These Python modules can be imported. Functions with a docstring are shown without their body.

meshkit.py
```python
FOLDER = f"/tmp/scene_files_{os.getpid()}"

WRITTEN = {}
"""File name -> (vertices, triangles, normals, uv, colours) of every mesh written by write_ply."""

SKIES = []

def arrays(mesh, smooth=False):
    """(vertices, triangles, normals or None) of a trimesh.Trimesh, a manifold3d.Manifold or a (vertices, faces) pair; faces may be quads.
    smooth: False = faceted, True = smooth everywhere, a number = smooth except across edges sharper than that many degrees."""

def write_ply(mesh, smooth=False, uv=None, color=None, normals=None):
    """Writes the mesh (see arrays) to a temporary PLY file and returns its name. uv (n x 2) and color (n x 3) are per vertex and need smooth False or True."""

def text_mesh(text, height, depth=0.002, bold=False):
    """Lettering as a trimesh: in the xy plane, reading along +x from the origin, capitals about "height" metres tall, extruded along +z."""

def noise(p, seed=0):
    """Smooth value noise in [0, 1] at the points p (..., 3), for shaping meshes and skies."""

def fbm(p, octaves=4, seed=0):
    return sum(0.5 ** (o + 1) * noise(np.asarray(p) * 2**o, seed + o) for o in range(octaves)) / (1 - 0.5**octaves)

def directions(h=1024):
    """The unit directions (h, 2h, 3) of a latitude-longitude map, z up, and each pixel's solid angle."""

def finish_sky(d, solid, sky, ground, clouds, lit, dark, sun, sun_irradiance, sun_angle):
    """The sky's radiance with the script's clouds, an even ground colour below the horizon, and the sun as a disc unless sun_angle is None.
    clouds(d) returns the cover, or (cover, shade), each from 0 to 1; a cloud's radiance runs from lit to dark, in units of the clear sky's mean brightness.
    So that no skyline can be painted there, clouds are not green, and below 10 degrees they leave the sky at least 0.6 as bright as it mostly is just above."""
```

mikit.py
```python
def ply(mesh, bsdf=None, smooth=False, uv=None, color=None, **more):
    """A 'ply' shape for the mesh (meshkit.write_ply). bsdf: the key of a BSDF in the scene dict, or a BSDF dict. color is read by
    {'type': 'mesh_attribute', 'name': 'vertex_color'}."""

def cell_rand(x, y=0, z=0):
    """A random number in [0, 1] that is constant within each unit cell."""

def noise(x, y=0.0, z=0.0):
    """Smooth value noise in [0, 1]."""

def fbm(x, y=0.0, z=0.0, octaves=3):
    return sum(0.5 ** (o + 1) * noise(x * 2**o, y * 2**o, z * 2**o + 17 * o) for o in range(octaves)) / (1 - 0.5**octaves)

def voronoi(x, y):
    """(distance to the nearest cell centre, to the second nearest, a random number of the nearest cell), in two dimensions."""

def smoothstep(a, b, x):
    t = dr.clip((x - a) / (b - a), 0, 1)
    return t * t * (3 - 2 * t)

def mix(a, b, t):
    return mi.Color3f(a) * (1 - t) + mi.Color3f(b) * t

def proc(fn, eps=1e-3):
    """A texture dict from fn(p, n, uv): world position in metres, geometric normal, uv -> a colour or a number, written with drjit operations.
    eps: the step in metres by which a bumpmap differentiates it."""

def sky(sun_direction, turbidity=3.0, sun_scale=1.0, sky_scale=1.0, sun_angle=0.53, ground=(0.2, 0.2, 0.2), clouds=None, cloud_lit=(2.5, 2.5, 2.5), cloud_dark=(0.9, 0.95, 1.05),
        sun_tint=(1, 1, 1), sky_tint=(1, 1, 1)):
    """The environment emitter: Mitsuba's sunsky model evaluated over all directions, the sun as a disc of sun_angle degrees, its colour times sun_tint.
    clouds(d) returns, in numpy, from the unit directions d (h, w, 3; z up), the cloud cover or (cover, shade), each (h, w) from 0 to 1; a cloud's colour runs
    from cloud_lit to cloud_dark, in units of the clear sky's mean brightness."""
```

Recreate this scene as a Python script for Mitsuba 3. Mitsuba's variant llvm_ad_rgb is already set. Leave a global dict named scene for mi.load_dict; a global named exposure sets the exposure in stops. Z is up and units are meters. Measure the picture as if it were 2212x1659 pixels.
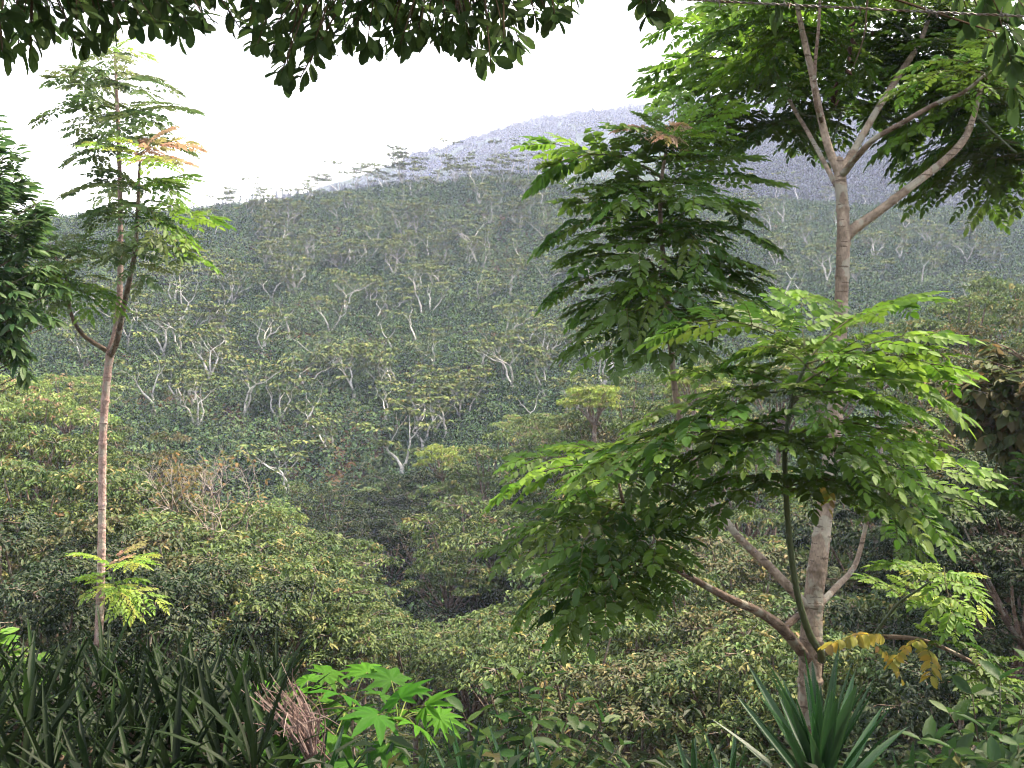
import math
import numpy as np
import drjit as dr
import mitsuba as mi
import mikit
import meshkit
from scipy.interpolate import RBFInterpolator

T = mi.ScalarTransform4f
scene, labels = {}, {}

# ---------------------------------------------------------------- camera, sky, air
EYE = np.array([0.0, 0.0, 1.65])                 # standing on the terrace edge, looking along +y over the gully
FOCAL = 2372.0                                   # in units of a 2212 x 1659 view (50 degrees across)
scene['camera'] = {
    'type': 'perspective', 'fov': 50.0, 'fov_axis': 'x', 'near_clip': 0.05, 'far_clip': 9000.0,
    'to_world': T().look_at(origin=EYE.tolist(), target=(EYE + [0, 10, 0]).tolist(), up=[0, 0, 1]),
    'medium': {'type': 'ref', 'id': 'air'},
}
SUN = np.array([0.50, 0.18, 0.84])
scene['sky'] = mikit.sky(SUN.tolist(), turbidity=4, sun_scale=1.0, sun_angle=5.0, sun_tint=(0.94, 0.98, 1.08),
                         clouds=lambda d: (np.full(d.shape[:2], 0.93), 0.25 * meshkit.fbm(d * 3.0, 3, 5)),
                         cloud_lit=(1.7, 1.75, 1.9), cloud_dark=(1.0, 1.05, 1.15), ground=(0.06, 0.07, 0.04))
exposure = 3.95
scene['air'] = {'type': 'homogeneous', 'albedo': {'type': 'rgb', 'value': [0.92, 0.94, 0.99]},
                'sigma_t': {'type': 'rgb', 'value': [0.00029, 0.00031, 0.00045]}}


def P(x, y, d):
    """The world point seen at (x, y) of a 2212 x 1659 view at d metres of depth (for measuring the place)."""
    return EYE + np.array([(x - 1106.0) / FOCAL * d, d, -(y - 829.5) / FOCAL * d])


# ---------------------------------------------------------------- small tools
def unit(v):
    v = np.asarray(v, float)
    return v / np.maximum(np.linalg.norm(v, axis=-1, keepdims=True), 1e-9)


class MB:
    """Collects vertices, triangles and vertex colours of one mesh."""

    def __init__(self):
        self.v, self.f, self.c, self.n = [], [], [], 0

    def add(self, v, f, c):
        v = np.asarray(v, float).reshape(-1, 3)
        self.v.append(v)
        self.f.append(np.asarray(f, int) + self.n)
        self.c.append(np.broadcast_to(np.asarray(c, float), v.shape))
        self.n += len(v)

    def get(self):
        return np.vstack(self.v), np.vstack(self.f), np.vstack(self.c)

    def ply(self, bsdf, smooth=False):
        v, f, c = self.get()
        return mikit.ply((v, f), bsdf, smooth=smooth, color=c)


def numbered(name, taken={}):
    k = taken.get(name, 0)
    taken[name] = k + 1
    return name if k == 0 else f'{name}_{k:03d}'


def put(key, shape, M=None):
    if isinstance(shape, str):
        shape = {'type': 'instance', 'g': {'type': 'ref', 'id': shape}}
    scene[key] = shape if M is None else {**shape, 'to_world': T(np.asarray(M))}
    return key


def kit(name, shape):
    """A shape kept to be placed many times."""
    name = numbered('kit_' + name)
    scene[name] = {'type': 'shapegroup', 'piece': shape}
    return name


def thing(name, label, cat, group=None):
    key = numbered(name)
    labels[key] = {'label': label, 'category': cat, 'kind': 'thing'}
    if group:
        labels[key]['group'] = group
    return key


def part(owner, name, shape, M=None, label=None):
    key = numbered(f'{owner}__{name}')
    put(key, shape, M)
    if label:
        labels[key] = {'label': label}
    return key


def smooth_path(pts, radii, step=None, n=None):
    """Catmull-Rom through the points: (points, radii)."""
    p, r = np.asarray(pts, float), np.asarray(radii, float)
    if len(p) < 3 and n is None and step is None:
        return p, r
    q = np.vstack([2 * p[0] - p[1], p, 2 * p[-1] - p[-2]])
    k = n or 5
    out, rr = [], []
    for i in range(len(p) - 1):
        a, b, c, d = q[i:i + 4]
        for t in np.arange(k) / k:
            out.append(0.5 * (2 * b + (c - a) * t + (2 * a - 5 * b + 4 * c - d) * t * t + (3 * b - a - 3 * c + d) * t ** 3))
            rr.append(r[i] * (1 - t) + r[i + 1] * t)
    return np.array(out + [p[-1]]), np.array(rr + [r[-1]])


def tube(pts, radii, sides=6, cap=True):
    """A round limb along a polyline."""
    p, r = np.asarray(pts, float), np.broadcast_to(np.asarray(radii, float), (len(pts),))
    t = unit(np.gradient(p, axis=0))
    ref = np.array([0.37, 0.61, 0.2]) if abs(t[0] @ unit([0.37, 0.61, 0.2])) < 0.9 else np.array([1.0, 0, 0])
    a = np.empty_like(p)
    a[0] = unit(np.cross(t[0], ref))
    for i in range(1, len(p)):
        a[i] = unit(a[i - 1] - t[i] * (a[i - 1] @ t[i]))
    b = np.cross(t, a)
    ang = np.arange(sides) * 2 * np.pi / sides
    v = (p[:, None] + r[:, None, None] * (np.cos(ang)[None, :, None] * a[:, None] + np.sin(ang)[None, :, None] * b[:, None])).reshape(-1, 3)
    i, j = np.meshgrid(np.arange(len(p) - 1), np.arange(sides), indexing='ij')
    q = np.stack([i * sides + j, i * sides + (j + 1) % sides, (i + 1) * sides + (j + 1) % sides, (i + 1) * sides + j], -1).reshape(-1, 4)
    f = np.vstack([q[:, [0, 1, 2]], q[:, [0, 2, 3]]])
    if cap:
        m = len(v)
        v = np.vstack([v, p[-1] + t[-1] * r[-1] * 0.6, p[0]])
        k = np.arange(sides)
        last = (len(p) - 1) * sides
        f = np.vstack([f, np.stack([last + k, last + (k + 1) % sides, k * 0 + m], 1), np.stack([(k + 1) % sides, k, k * 0 + m + 1], 1)])
    return v, f


LEAF = {
    0: (np.array([[0, 0, 0], [.45, .5, 1], [.45, -.5, 1], [1, 0, 0]], float), np.array([[0, 2, 3], [0, 3, 1]])),
    1: (np.array([[0, 0, 0], [.30, .46, 1], [.30, 0, 0], [.30, -.46, 1], [.68, .42, .9], [.68, 0, 0], [.68, -.42, .9], [1, 0, 0]], float),
        np.array([[0, 2, 1], [0, 3, 2], [1, 2, 5], [1, 5, 4], [2, 3, 6], [2, 6, 5], [4, 5, 7], [5, 6, 7]])),
    2: (np.array([[0, 0, 0], [.14, .28, .8], [.14, 0, 0], [.14, -.28, .8], [.42, .5, 1], [.42, 0, 0], [.42, -.5, 1], [.74, .38, .9], [.74, 0, 0],
                  [.74, -.38, .9], [1, 0, 0]], float),
        np.array([[0, 2, 1], [0, 3, 2], [1, 2, 5], [1, 5, 4], [2, 3, 6], [2, 6, 5], [4, 5, 8], [4, 8, 7], [5, 6, 9], [5, 9, 8], [7, 8, 10], [8, 9, 10]])),
}

LEAF[3] = (np.array([[0, 0, 0], [.22, .20, .6], [.22, 0, 0], [.22, -.20, .6], [.52, .44, 1], [.52, 0, 0], [.52, -.44, 1], [.80, .42, .9], [.80, 0, 0], [.80, -.42, .9], [.95, .18, .4], [.95, -.18, .4], [1, 0, 0]], float),
           np.array([[0, 2, 1], [0, 3, 2], [1, 2, 5], [1, 5, 4], [2, 3, 6], [2, 6, 5], [4, 5, 8], [4, 8, 7], [5, 6, 9], [5, 9, 8], [7, 8, 10], [8, 9, 11], [8, 11, 12], [8, 12, 10]]))


def leaves(mb, pos, d, up, L, W, col, lod=1, fold=0.18, curl=0.15):
    """Adds many leaf blades: base points, directions, up vectors, lengths, widths, colours. fold lifts the margins, curl bends the tip down."""
    V, F = LEAF[lod]
    pos = np.asarray(pos, float)
    n = len(pos)
    d = unit(d)
    s = unit(np.cross(d, up))
    h = np.cross(s, d)
    L, W = np.broadcast_to(L, (n,)), np.broadcast_to(W, (n,))
    fold, curl = np.broadcast_to(fold, (n,)), np.broadcast_to(curl, (n,))
    z = V[None, :, 2] * (fold * W)[:, None] - (curl * L)[:, None] * V[None, :, 0] ** 2
    v = pos[:, None] + d[:, None] * (V[None, :, 0] * L[:, None])[..., None] + s[:, None] * (V[None, :, 1] * W[:, None])[..., None] + h[:, None] * z[..., None]
    f = F[None] + (np.arange(n) * len(V))[:, None, None]
    c = np.repeat(np.asarray(np.broadcast_to(col, (n, 3)), float), len(V), axis=0)
    mb.add(v.reshape(-1, 3), f.reshape(-1, 3), c)


def tints(rng, n, colours, weights, spread=0.22):
    """n leaf colours picked among the kind's own, each a little lighter or darker and a little yellower or bluer."""
    w = np.asarray(weights, float)
    c = np.asarray(colours, float)[rng.choice(len(w), n, p=w / w.sum())]
    return np.clip(c * (1 + spread * rng.uniform(-1, 1, (n, 1))) * (1 + 0.10 * rng.uniform(-1, 1, (n, 3))), 0.002, 0.9)


def basis(x, up=(0, 0, 1)):
    """Rotation whose first column is x."""
    x = unit(x)
    y = unit(np.cross(up, x))
    return np.stack([x, y, np.cross(x, y)], 1)


def mat(R=np.eye(3), t=(0, 0, 0), s=1.0):
    m = np.eye(4)
    m[:3, :3] = np.asarray(R) * s
    m[:3, 3] = t
    return m


def rotz(a):
    c, s = math.cos(a), math.sin(a)
    return np.array([[c, -s, 0], [s, c, 0], [0, 0, 1.0]])


# ---------------------------------------------------------------- materials
def leaf_bsdf(rough, trans, gloss):
    """A thin leaf that lets light through, under a waxy skin that mirrors `gloss` of what it faces."""
    return {'type': 'blendbsdf', 'weight': gloss,
            'body': {'type': 'principledthin', 'base_color': {'type': 'mesh_attribute', 'name': 'vertex_color'}, 'roughness': 0.6, 'diff_trans': trans, 'spec_trans': 0.0},
            'skin': {'type': 'twosided', 'bsdf': {'type': 'roughconductor', 'material': 'none', 'alpha': rough}}}


scene['leaf_thin'] = leaf_bsdf(0.34, 1.0, 0.016)
scene['leaf_canopy'] = leaf_bsdf(0.34, 0.45, 0.016)
scene['leaf_glossy'] = leaf_bsdf(0.28, 0.85, 0.012)
scene['leaf_soft'] = leaf_bsdf(0.40, 1.0, 0.004)
scene['leaf_far'] = {'type': 'twosided', 'bsdf': {'type': 'diffuse', 'reflectance': {'type': 'mesh_attribute', 'name': 'vertex_color'}}}
scene['blade'] = leaf_bsdf(0.30, 0.4, 0.008)
scene['blade_wide'] = leaf_bsdf(0.22, 0.5, 0.028)


def bark(a, b, scale, rough=0.85, lichen=0.5):
    """Bark: mottled, with darker cross-wise scars, fine grain and pale lichen spots."""
    def fn(p, n, uv):
        k = mikit.fbm(p.x * scale, p.y * scale, p.z * scale * 0.45, 4)
        m = mikit.smoothstep(0.55, 0.60, mikit.fbm(p.x * scale * 0.55 + 9, p.y * scale * 0.55, p.z * scale * 0.4, 4))
        scar = mikit.smoothstep(0.62, 0.72, mikit.fbm(p.x * scale * 0.7, p.y * scale * 0.7 + 3, p.z * scale * 3.4, 3))
        grain = mikit.noise(p.x * scale * 7, p.y * scale * 7, p.z * scale * 3)
        c = mikit.mix(a, b, mikit.smoothstep(0.28, 0.72, k)) * (0.70 + 0.60 * grain)
        c = mikit.mix(c, [0.30, 0.30, 0.25], m * lichen)
        return mikit.mix(c, [a[0] * 0.45, a[1] * 0.42, a[2] * 0.40], scar * 0.8)

    def relief(p, n, uv):
        return mikit.fbm(p.x * scale * 2, p.y * scale * 2, p.z * scale * 2.6, 3)
    return {'type': 'twosided', 'bsdf': {'type': 'bumpmap', 'tex': mikit.proc(relief, 2e-3), 'scale': 0.018, 'bsdf': {'type': 'principled', 'base_color': mikit.proc(fn), 'roughness': rough, 'specular': 0.3}}}


scene['bark_pink'] = bark([0.27, 0.18, 0.16], [0.38, 0.27, 0.24], 14)
scene['bark_tan'] = bark([0.15, 0.112, 0.085], [0.27, 0.21, 0.165], 14)
scene['bark_brown'] = bark([0.09, 0.062, 0.045], [0.18, 0.13, 0.10], 16)
scene['bark_green'] = {'type': 'twosided', 'bsdf': {'type': 'principled', 'base_color': {'type': 'rgb', 'value': [0.055, 0.075, 0.035]}, 'roughness': 0.6}}
scene['bark_pale'] = bark([0.37, 0.35, 0.33], [0.58, 0.55, 0.52], 3, lichen=0.2)
scene['twig'] = {'type': 'twosided', 'bsdf': {'type': 'diffuse', 'reflectance': {'type': 'mesh_attribute', 'name': 'vertex_color'}}}

# ---------------------------------------------------------------- the ground: terrace edge, gully and the coffee hill
CONTROL = [P(*q) for q in [
    # crest of the coffee hill (ground, below the bushes)
    (-500, 545, 170), (-150, 505, 180), (120, 490, 190), (330, 478, 195), (500, 466, 200), (700, 436, 205), (900, 404, 210), (1050, 396, 214), (1180, 392, 218),
    (1320, 404, 222), (1500, 432, 228), (1700, 450, 236), (1950, 468, 262), (2212, 484, 275), (2500, 500, 285), (2900, 520, 290),
    # upper and middle slope
    (-400, 700, 120), (150, 640, 138), (500, 600, 148), (800, 560, 158), (1100, 520, 172), (1350, 540, 172), (1700, 560, 170), (2000, 600, 165), (2300, 620, 165),
    (-300, 850, 85), (100, 830, 92), (500, 790, 108), (850, 740, 118), (1150, 720, 124), (1400, 740, 122), (1700, 720, 122), (2000, 740, 112), (2400, 790, 105),
    (150, 1010, 74), (500, 980, 82), (850, 930, 92), (1150, 910, 94), (1450, 900, 92), (1750, 890, 86), (2100, 900, 80),
    (640, 1120, 76), (860, 1090, 78), (1100, 1080, 76), (1350, 1060, 74), (1700, 1050, 68),
    # gully floor
    (-200, 1200, 50), (250, 1290, 48), (600, 1330, 50), (830, 1330, 56), (1000, 1420, 52), (1250, 1500, 46), (1600, 1560, 40), (2100, 1560, 38),
    # near bank
    (-300, 1640, 26), (250, 1700, 26), (800, 1760, 27), (1400, 1830, 26), (2000, 1780, 24), (2700, 1700, 24)]]
CONTROL += [np.array(q, float) for q in [
    (-14, 14, -3.6), (-6, 14, -4.4), (2.5, 12, -3.8), (9, 13, -3.4), (-12, 8, -1.8), (-4, 8, -2.0), (2.6, 8.6, -2.2), (9, 8, -1.6),
    (-9, 5, -0.75), (-3, 5, -0.8), (2, 5, -0.85), (7, 5, -0.6), (-9, 2.4, 0.0), (-3, 2.4, 0), (3, 2.4, 0), (9, 2.4, 0),
    (-14, -2, 0), (0, -2, 0), (14, -2, 0), (-14, -14, 0.2), (0, -14, 0.2), (14, -14, 0.2), (-60, -60, 2), (60, -60, 2), (-80, 0, 1), (90, 0, 1),
    (-200, 60, 5), (-260, 250, 40), (220, 60, 2), (330, 330, 34), (0, 330, 22), (-200, 330, 24), (330, 150, 14), (-330, -60, 4), (400, -60, 4), (150, 330, 34)]]
CONTROL = np.array(CONTROL)
_rbf = RBFInterpolator(CONTROL[:, :2], CONTROL[:, 2], kernel='linear', smoothing=0.6)
GX = np.unique(np.concatenate([np.arange(-330, -40, 5.0), np.arange(-40, 40, 1.0), np.arange(40, 405, 5.0)]))
GY = np.unique(np.concatenate([np.arange(-60, -4, 4.0), np.arange(-4, 40, 0.8), np.arange(40, 120, 2.0), np.arange(120, 335, 3.0)]))
_gx, _gy = np.meshgrid(GX, GY)
_gz = _rbf(np.stack([_gx.ravel(), _gy.ravel()], 1)).reshape(_gx.shape)
from scipy.ndimage import gaussian_filter
from scipy.interpolate import RegularGridInterpolator
_gz = gaussian_filter(_gz, 1.2)
_H = RegularGridInterpolator((GY, GX), _gz, bounds_error=False, fill_value=None)


def H(x, y):
    z = _H(np.stack([np.asarray(y, float), np.asarray(x, float)], -1))
    return z if np.ndim(x) else z.item()


def slope_frame(x, y):
    """Ground normals at many points."""
    e = 1.5
    return unit(np.stack([-(H(x + e, y) - H(x - e, y)) / (2 * e), -(H(x, y + e) - H(x, y - e)) / (2 * e), np.ones_like(np.asarray(x, float))], -1))


def on_ground(x, y, near=30.0, far=300.0):
    """Where the line of sight through (x, y) first meets the ground beyond `near` metres."""
    d = np.linspace(near, far, 1200)
    p = EYE + np.stack([(x - 1106.0) / FOCAL * d, d, -(y - 829.5) / FOCAL * d], 1)
    hit = np.nonzero(p[:, 2] <= H(p[:, 0], p[:, 1]))[0]
    return p[hit[0]] if len(hit) else None


def grid_faces(ny, nx):
    i, j = np.meshgrid(np.arange(ny - 1), np.arange(nx - 1), indexing='ij')
    a = (i * nx + j).ravel()
    return np.vstack([np.stack([a, a + 1, a + nx + 1], 1), np.stack([a, a + nx + 1, a + nx], 1)])


def soil(p, n, uv):
    k = mikit.fbm(p.x * 0.9, p.y * 0.9, p.z * 0.9, 4)
    g = mikit.fbm(p.x * 0.15 + 5, p.y * 0.15, 0, 3)
    return mikit.mix(mikit.mix([0.045, 0.030, 0.020], [0.085, 0.065, 0.04], k), [0.035, 0.055, 0.018], mikit.smoothstep(0.4, 0.6, g))


scene['soil'] = {'type': 'twosided', 'bsdf': {'type': 'diffuse', 'reflectance': mikit.proc(soil)}}
_gv = np.stack([_gx.ravel(), _gy.ravel(), _gz.ravel()], 1)
_gv[:, 2] += 0.15 * (meshkit.fbm(_gv * 0.4, 3, 2) - 0.5)
scene['ground'] = mikit.ply((_gv, grid_faces(len(GY), len(GX))), 'soil', smooth=True)
labels['ground'] = {'label': 'steep ground of the gully and the coffee hill', 'kind': 'structure'}

# ---------------------------------------------------------------- the mountain behind
MC = [P(*q) for q in [
    (-2500, 620, 629), (-1200, 600, 629), (-300, 540, 567), (100, 490, 567), (380, 496, 579), (530, 448, 591), (600, 440, 591), (680, 432, 604), (800, 398, 691), (1000, 336, 908),
    (1100, 302, 1063), (1190, 268, 1249), (1245, 250, 1373), (1320, 264, 1373), (1400, 252, 1342), (1550, 225, 1311), (1750, 200, 1280), (1900, 190, 1249), (2100, 215, 1187),
    (2300, 235, 1156), (2700, 250, 1125), (3600, 300, 1063),
    (300, 540, 420), (700, 520, 420), (1000, 480, 418), (530, 500, 480), (900, 440, 517), (1250, 400, 536), (1250, 330, 815),
    (1500, 430, 443), (1750, 400, 455), (1900, 370, 474), (2050, 350, 492), (2300, 350, 492), (3000, 360, 492), (1500, 360, 616), (1750, 320, 691), (2000, 290, 691), (2300, 300, 666), (3000, 320, 666),
    (1500, 510, 350), (1750, 476, 372), (1900, 466, 400), (2050, 460, 420), (2212, 472, 400), (2600, 480, 390), (3200, 480, 390), (-800, 640, 420)]]
MC += [P(*q) for q in [(300, 510, 1200), (500, 468, 1200), (600, 450, 1200), (700, 425, 1200), (800, 394, 1200), (900, 362, 1200), (1000, 335, 1200), (1100, 300, 1250), (-300, 580, 1000), (100, 530, 900), (400, 500, 900), (550, 475, 900), (700, 430, 900), (800, 402, 900), (900, 372, 900), (1000, 340, 1000), (-300, 600, 1600), (100, 550, 1600), (500, 490, 1600), (700, 440, 1600), (850, 400, 1600), (1000, 350, 1600), (1100, 310, 1600)]]
MC += [np.array(q, float) for q in [(-2000, 330, 0), (-600, 330, 0), (-250, 330, 8), (600, 330, 15), (1500, 330, 20), (2600, 330, 40), (-2000, 2500, 60), (-400, 2500, 100), (500, 2600, 330), (2600, 2500, 350), (2600, 900, 200), (-2000, 900, 20)]]
MC = np.array(MC)
_mr = RBFInterpolator(MC[:, :2], MC[:, 2], kernel='linear', smoothing=0.5)
MX, MY = 250 + 340 * np.sinh(np.linspace(-2.55, 2.6, 240)), np.concatenate([np.linspace(334, 900, 120), np.linspace(908, 2500, 110)])
_mx, _my = np.meshgrid(MX, MY)
_mz = gaussian_filter(_mr(np.stack([_mx.ravel(), _my.ravel()], 1)).reshape(_mx.shape), 1.0)
_mz += 34 * (meshkit.fbm(np.stack([_mx, _my, 0 * _mx], -1) / 170, 5, 11) - 0.5) * np.clip((_my - 400) / 500, 0, 1)
_MH = RegularGridInterpolator((MY, MX), _mz, bounds_error=False, fill_value=None)


def forest(p, n, uv):
    k = mikit.fbm(p.x * 0.06, p.y * 0.06, p.z * 0.06, 4)
    return mikit.mix([0.013, 0.024, 0.013], [0.030, 0.046, 0.020], mikit.smoothstep(0.35, 0.65, k))


scene['forest_floor'] = {'type': 'twosided', 'bsdf': {'type': 'diffuse', 'reflectance': mikit.proc(forest)}}
scene['mountain'] = mikit.ply((np.stack([_mx.ravel(), _my.ravel(), _mz.ravel()], 1), grid_faces(len(MY), len(MX))), 'forest_floor', smooth=True)
labels['mountain'] = {'label': 'forested mountain fading into cloud behind the coffee hill', 'kind': 'structure'}


def crown_blob(rng, n, R, flat, L, cols, wts, lod=0):
    """A far tree's crown: n leaf clumps over a lumpy dome."""
    mb = MB()
    lob = unit(rng.normal(size=(7, 3))) * [1, 1, 0.6] + [0, 0, 0.25]
    d = unit(rng.normal(size=(n, 3)))
    d[:, 2] = np.abs(d[:, 2]) * 1.2 - 0.35
    d = unit(d)
    r = 0.55 + 0.45 * np.max(np.maximum(d @ unit(lob).T, 0) ** 6, axis=1)
    p = d * (r * rng.uniform(0.75, 1.0, n))[:, None] * R * [1, 1, flat]
    leaves(mb, p, unit(d * [1, 1, 0.2] + rng.normal(size=(n, 3)) * 0.6), unit(d + [0, 0, 0.6] + 0.4 * rng.normal(size=(n, 3))), L * rng.uniform(0.7, 1.3, n), L * 0.75, tints(rng, n, cols, wts, 0.3), lod, curl=0.25)
    return mb


rng = np.random.default_rng(11)
FOREST_COL = [[0.018, 0.033, 0.016], [0.024, 0.042, 0.018], [0.034, 0.053, 0.021], [0.05, 0.07, 0.026]]
_fv = []
for k in range(4):
    nm = f'forest_crown_{k}'
    scene[nm] = {'type': 'shapegroup', 'crown': crown_blob(rng, 420, 1.0, 0.9, 0.24, FOREST_COL, [3, 3, 2, 0.6]).ply('leaf_far')}
    _fv.append(nm)
cone = MB()
n = 260
h = rng.uniform(0, 1, n) ** 0.8
a = rng.uniform(0, 2 * np.pi, n)
rr = 0.34 * (1 - h) * rng.uniform(0.6, 1.1, n) + 0.02
leaves(cone, np.stack([np.cos(a) * rr * .5, np.sin(a) * rr * .5, h * 2.2], 1), np.stack([np.cos(a), np.sin(a), -0.35 + 0 * a], 1), np.stack([np.cos(a) * .4, np.sin(a) * .4, 1 + 0 * a], 1), 0.14 + 0.3 * (1 - h), 0.13, tints(rng, n, FOREST_COL, [3, 2, 0, 0]), 0)
scene['conifer_crown'] = {'type': 'shapegroup', 'crown': cone.ply('leaf_far')}

# forest over the mountain: far-off wood that reads as one mass
cnt = 0
labels['mountain_forest'] = {'label': 'hazy blue forest covering the mountain', 'kind': 'stuff'}
pts = []
while len(pts) < 5600:
    k = rng.random()
    u, yy = (rng.uniform(0.15, 0.56), math.sqrt(rng.uniform(360 ** 2, 720 ** 2))) if k < 0.5 else (rng.uniform(-0.5, 0.02), rng.uniform(520, 760)) if k < 0.7 else (rng.uniform(-0.1, 0.5), rng.uniform(700, 1450))
    pts.append((u * yy, yy))
pts = np.array(pts)
mz = _MH(pts[:, ::-1])
for (x, y), z in zip(pts, mz):
    s = rng.uniform(3.2, 5.8) if y < 700 else rng.uniform(4.0, 6.5)
    if x < -30 and y < 800:
        s = rng.uniform(1.7, 2.9)
    cnt += 1
    kind = 'conifer_crown' if (x < -80 and y < 800 and rng.random() < 0.6) else _fv[rng.integers(4)]
    put(f'mountain_forest__{cnt:03d}', {'type': 'instance', 'g': {'type': 'ref', 'id': kind}}, mat(rotz(rng.uniform(0, 6.28)) @ np.diag([1, 1, rng.uniform(0.8, 1.3)]), (x, y, z + s * 0.35), s))

# ---------------------------------------------------------------- coffee bushes that clothe the hill
COFFEE = [[0.040, 0.068, 0.036], [0.058, 0.093, 0.046], [0.082, 0.120, 0.056], [0.11, 0.14, 0.066]]


def coffee_patch(rng, size, bushes, n, L, wts=(3, 3, 2, 0.7)):
    mb = MB()
    q = (np.stack(np.meshgrid(np.arange(4), np.arange(4)), -1).reshape(-1, 2) + 0.5) / 4 - 0.5
    q = q[rng.permutation(16)[:bushes]] * size + rng.uniform(-0.35, 0.35, (bushes, 2))
    for x, y in q:
        hgt, R = rng.uniform(1.3, 2.3), rng.uniform(0.75, 1.15)
        d = unit(rng.normal(size=(n, 3)))
        d[:, 2] = np.abs(d[:, 2]) * 1.3 - 0.5
        d = unit(d)
        p = np.array([x, y, hgt * 0.55]) + d * rng.uniform(0.6, 1.05, (n, 1)) * [R, R, hgt * 0.5]
        o = unit(d * [1, 1, 0] + 0.5 * rng.normal(size=(n, 3)) + [0, 0, -0.15])
        leaves(mb, p, o, unit([0, 0, 1.0] + d * 0.5 + 0.35 * rng.normal(size=(n, 3))), L * rng.uniform(0.6, 1.4, n), L * 0.5, tints(rng, n, COFFEE, wts, 0.3), 0, curl=0.2)
    return mb


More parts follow.
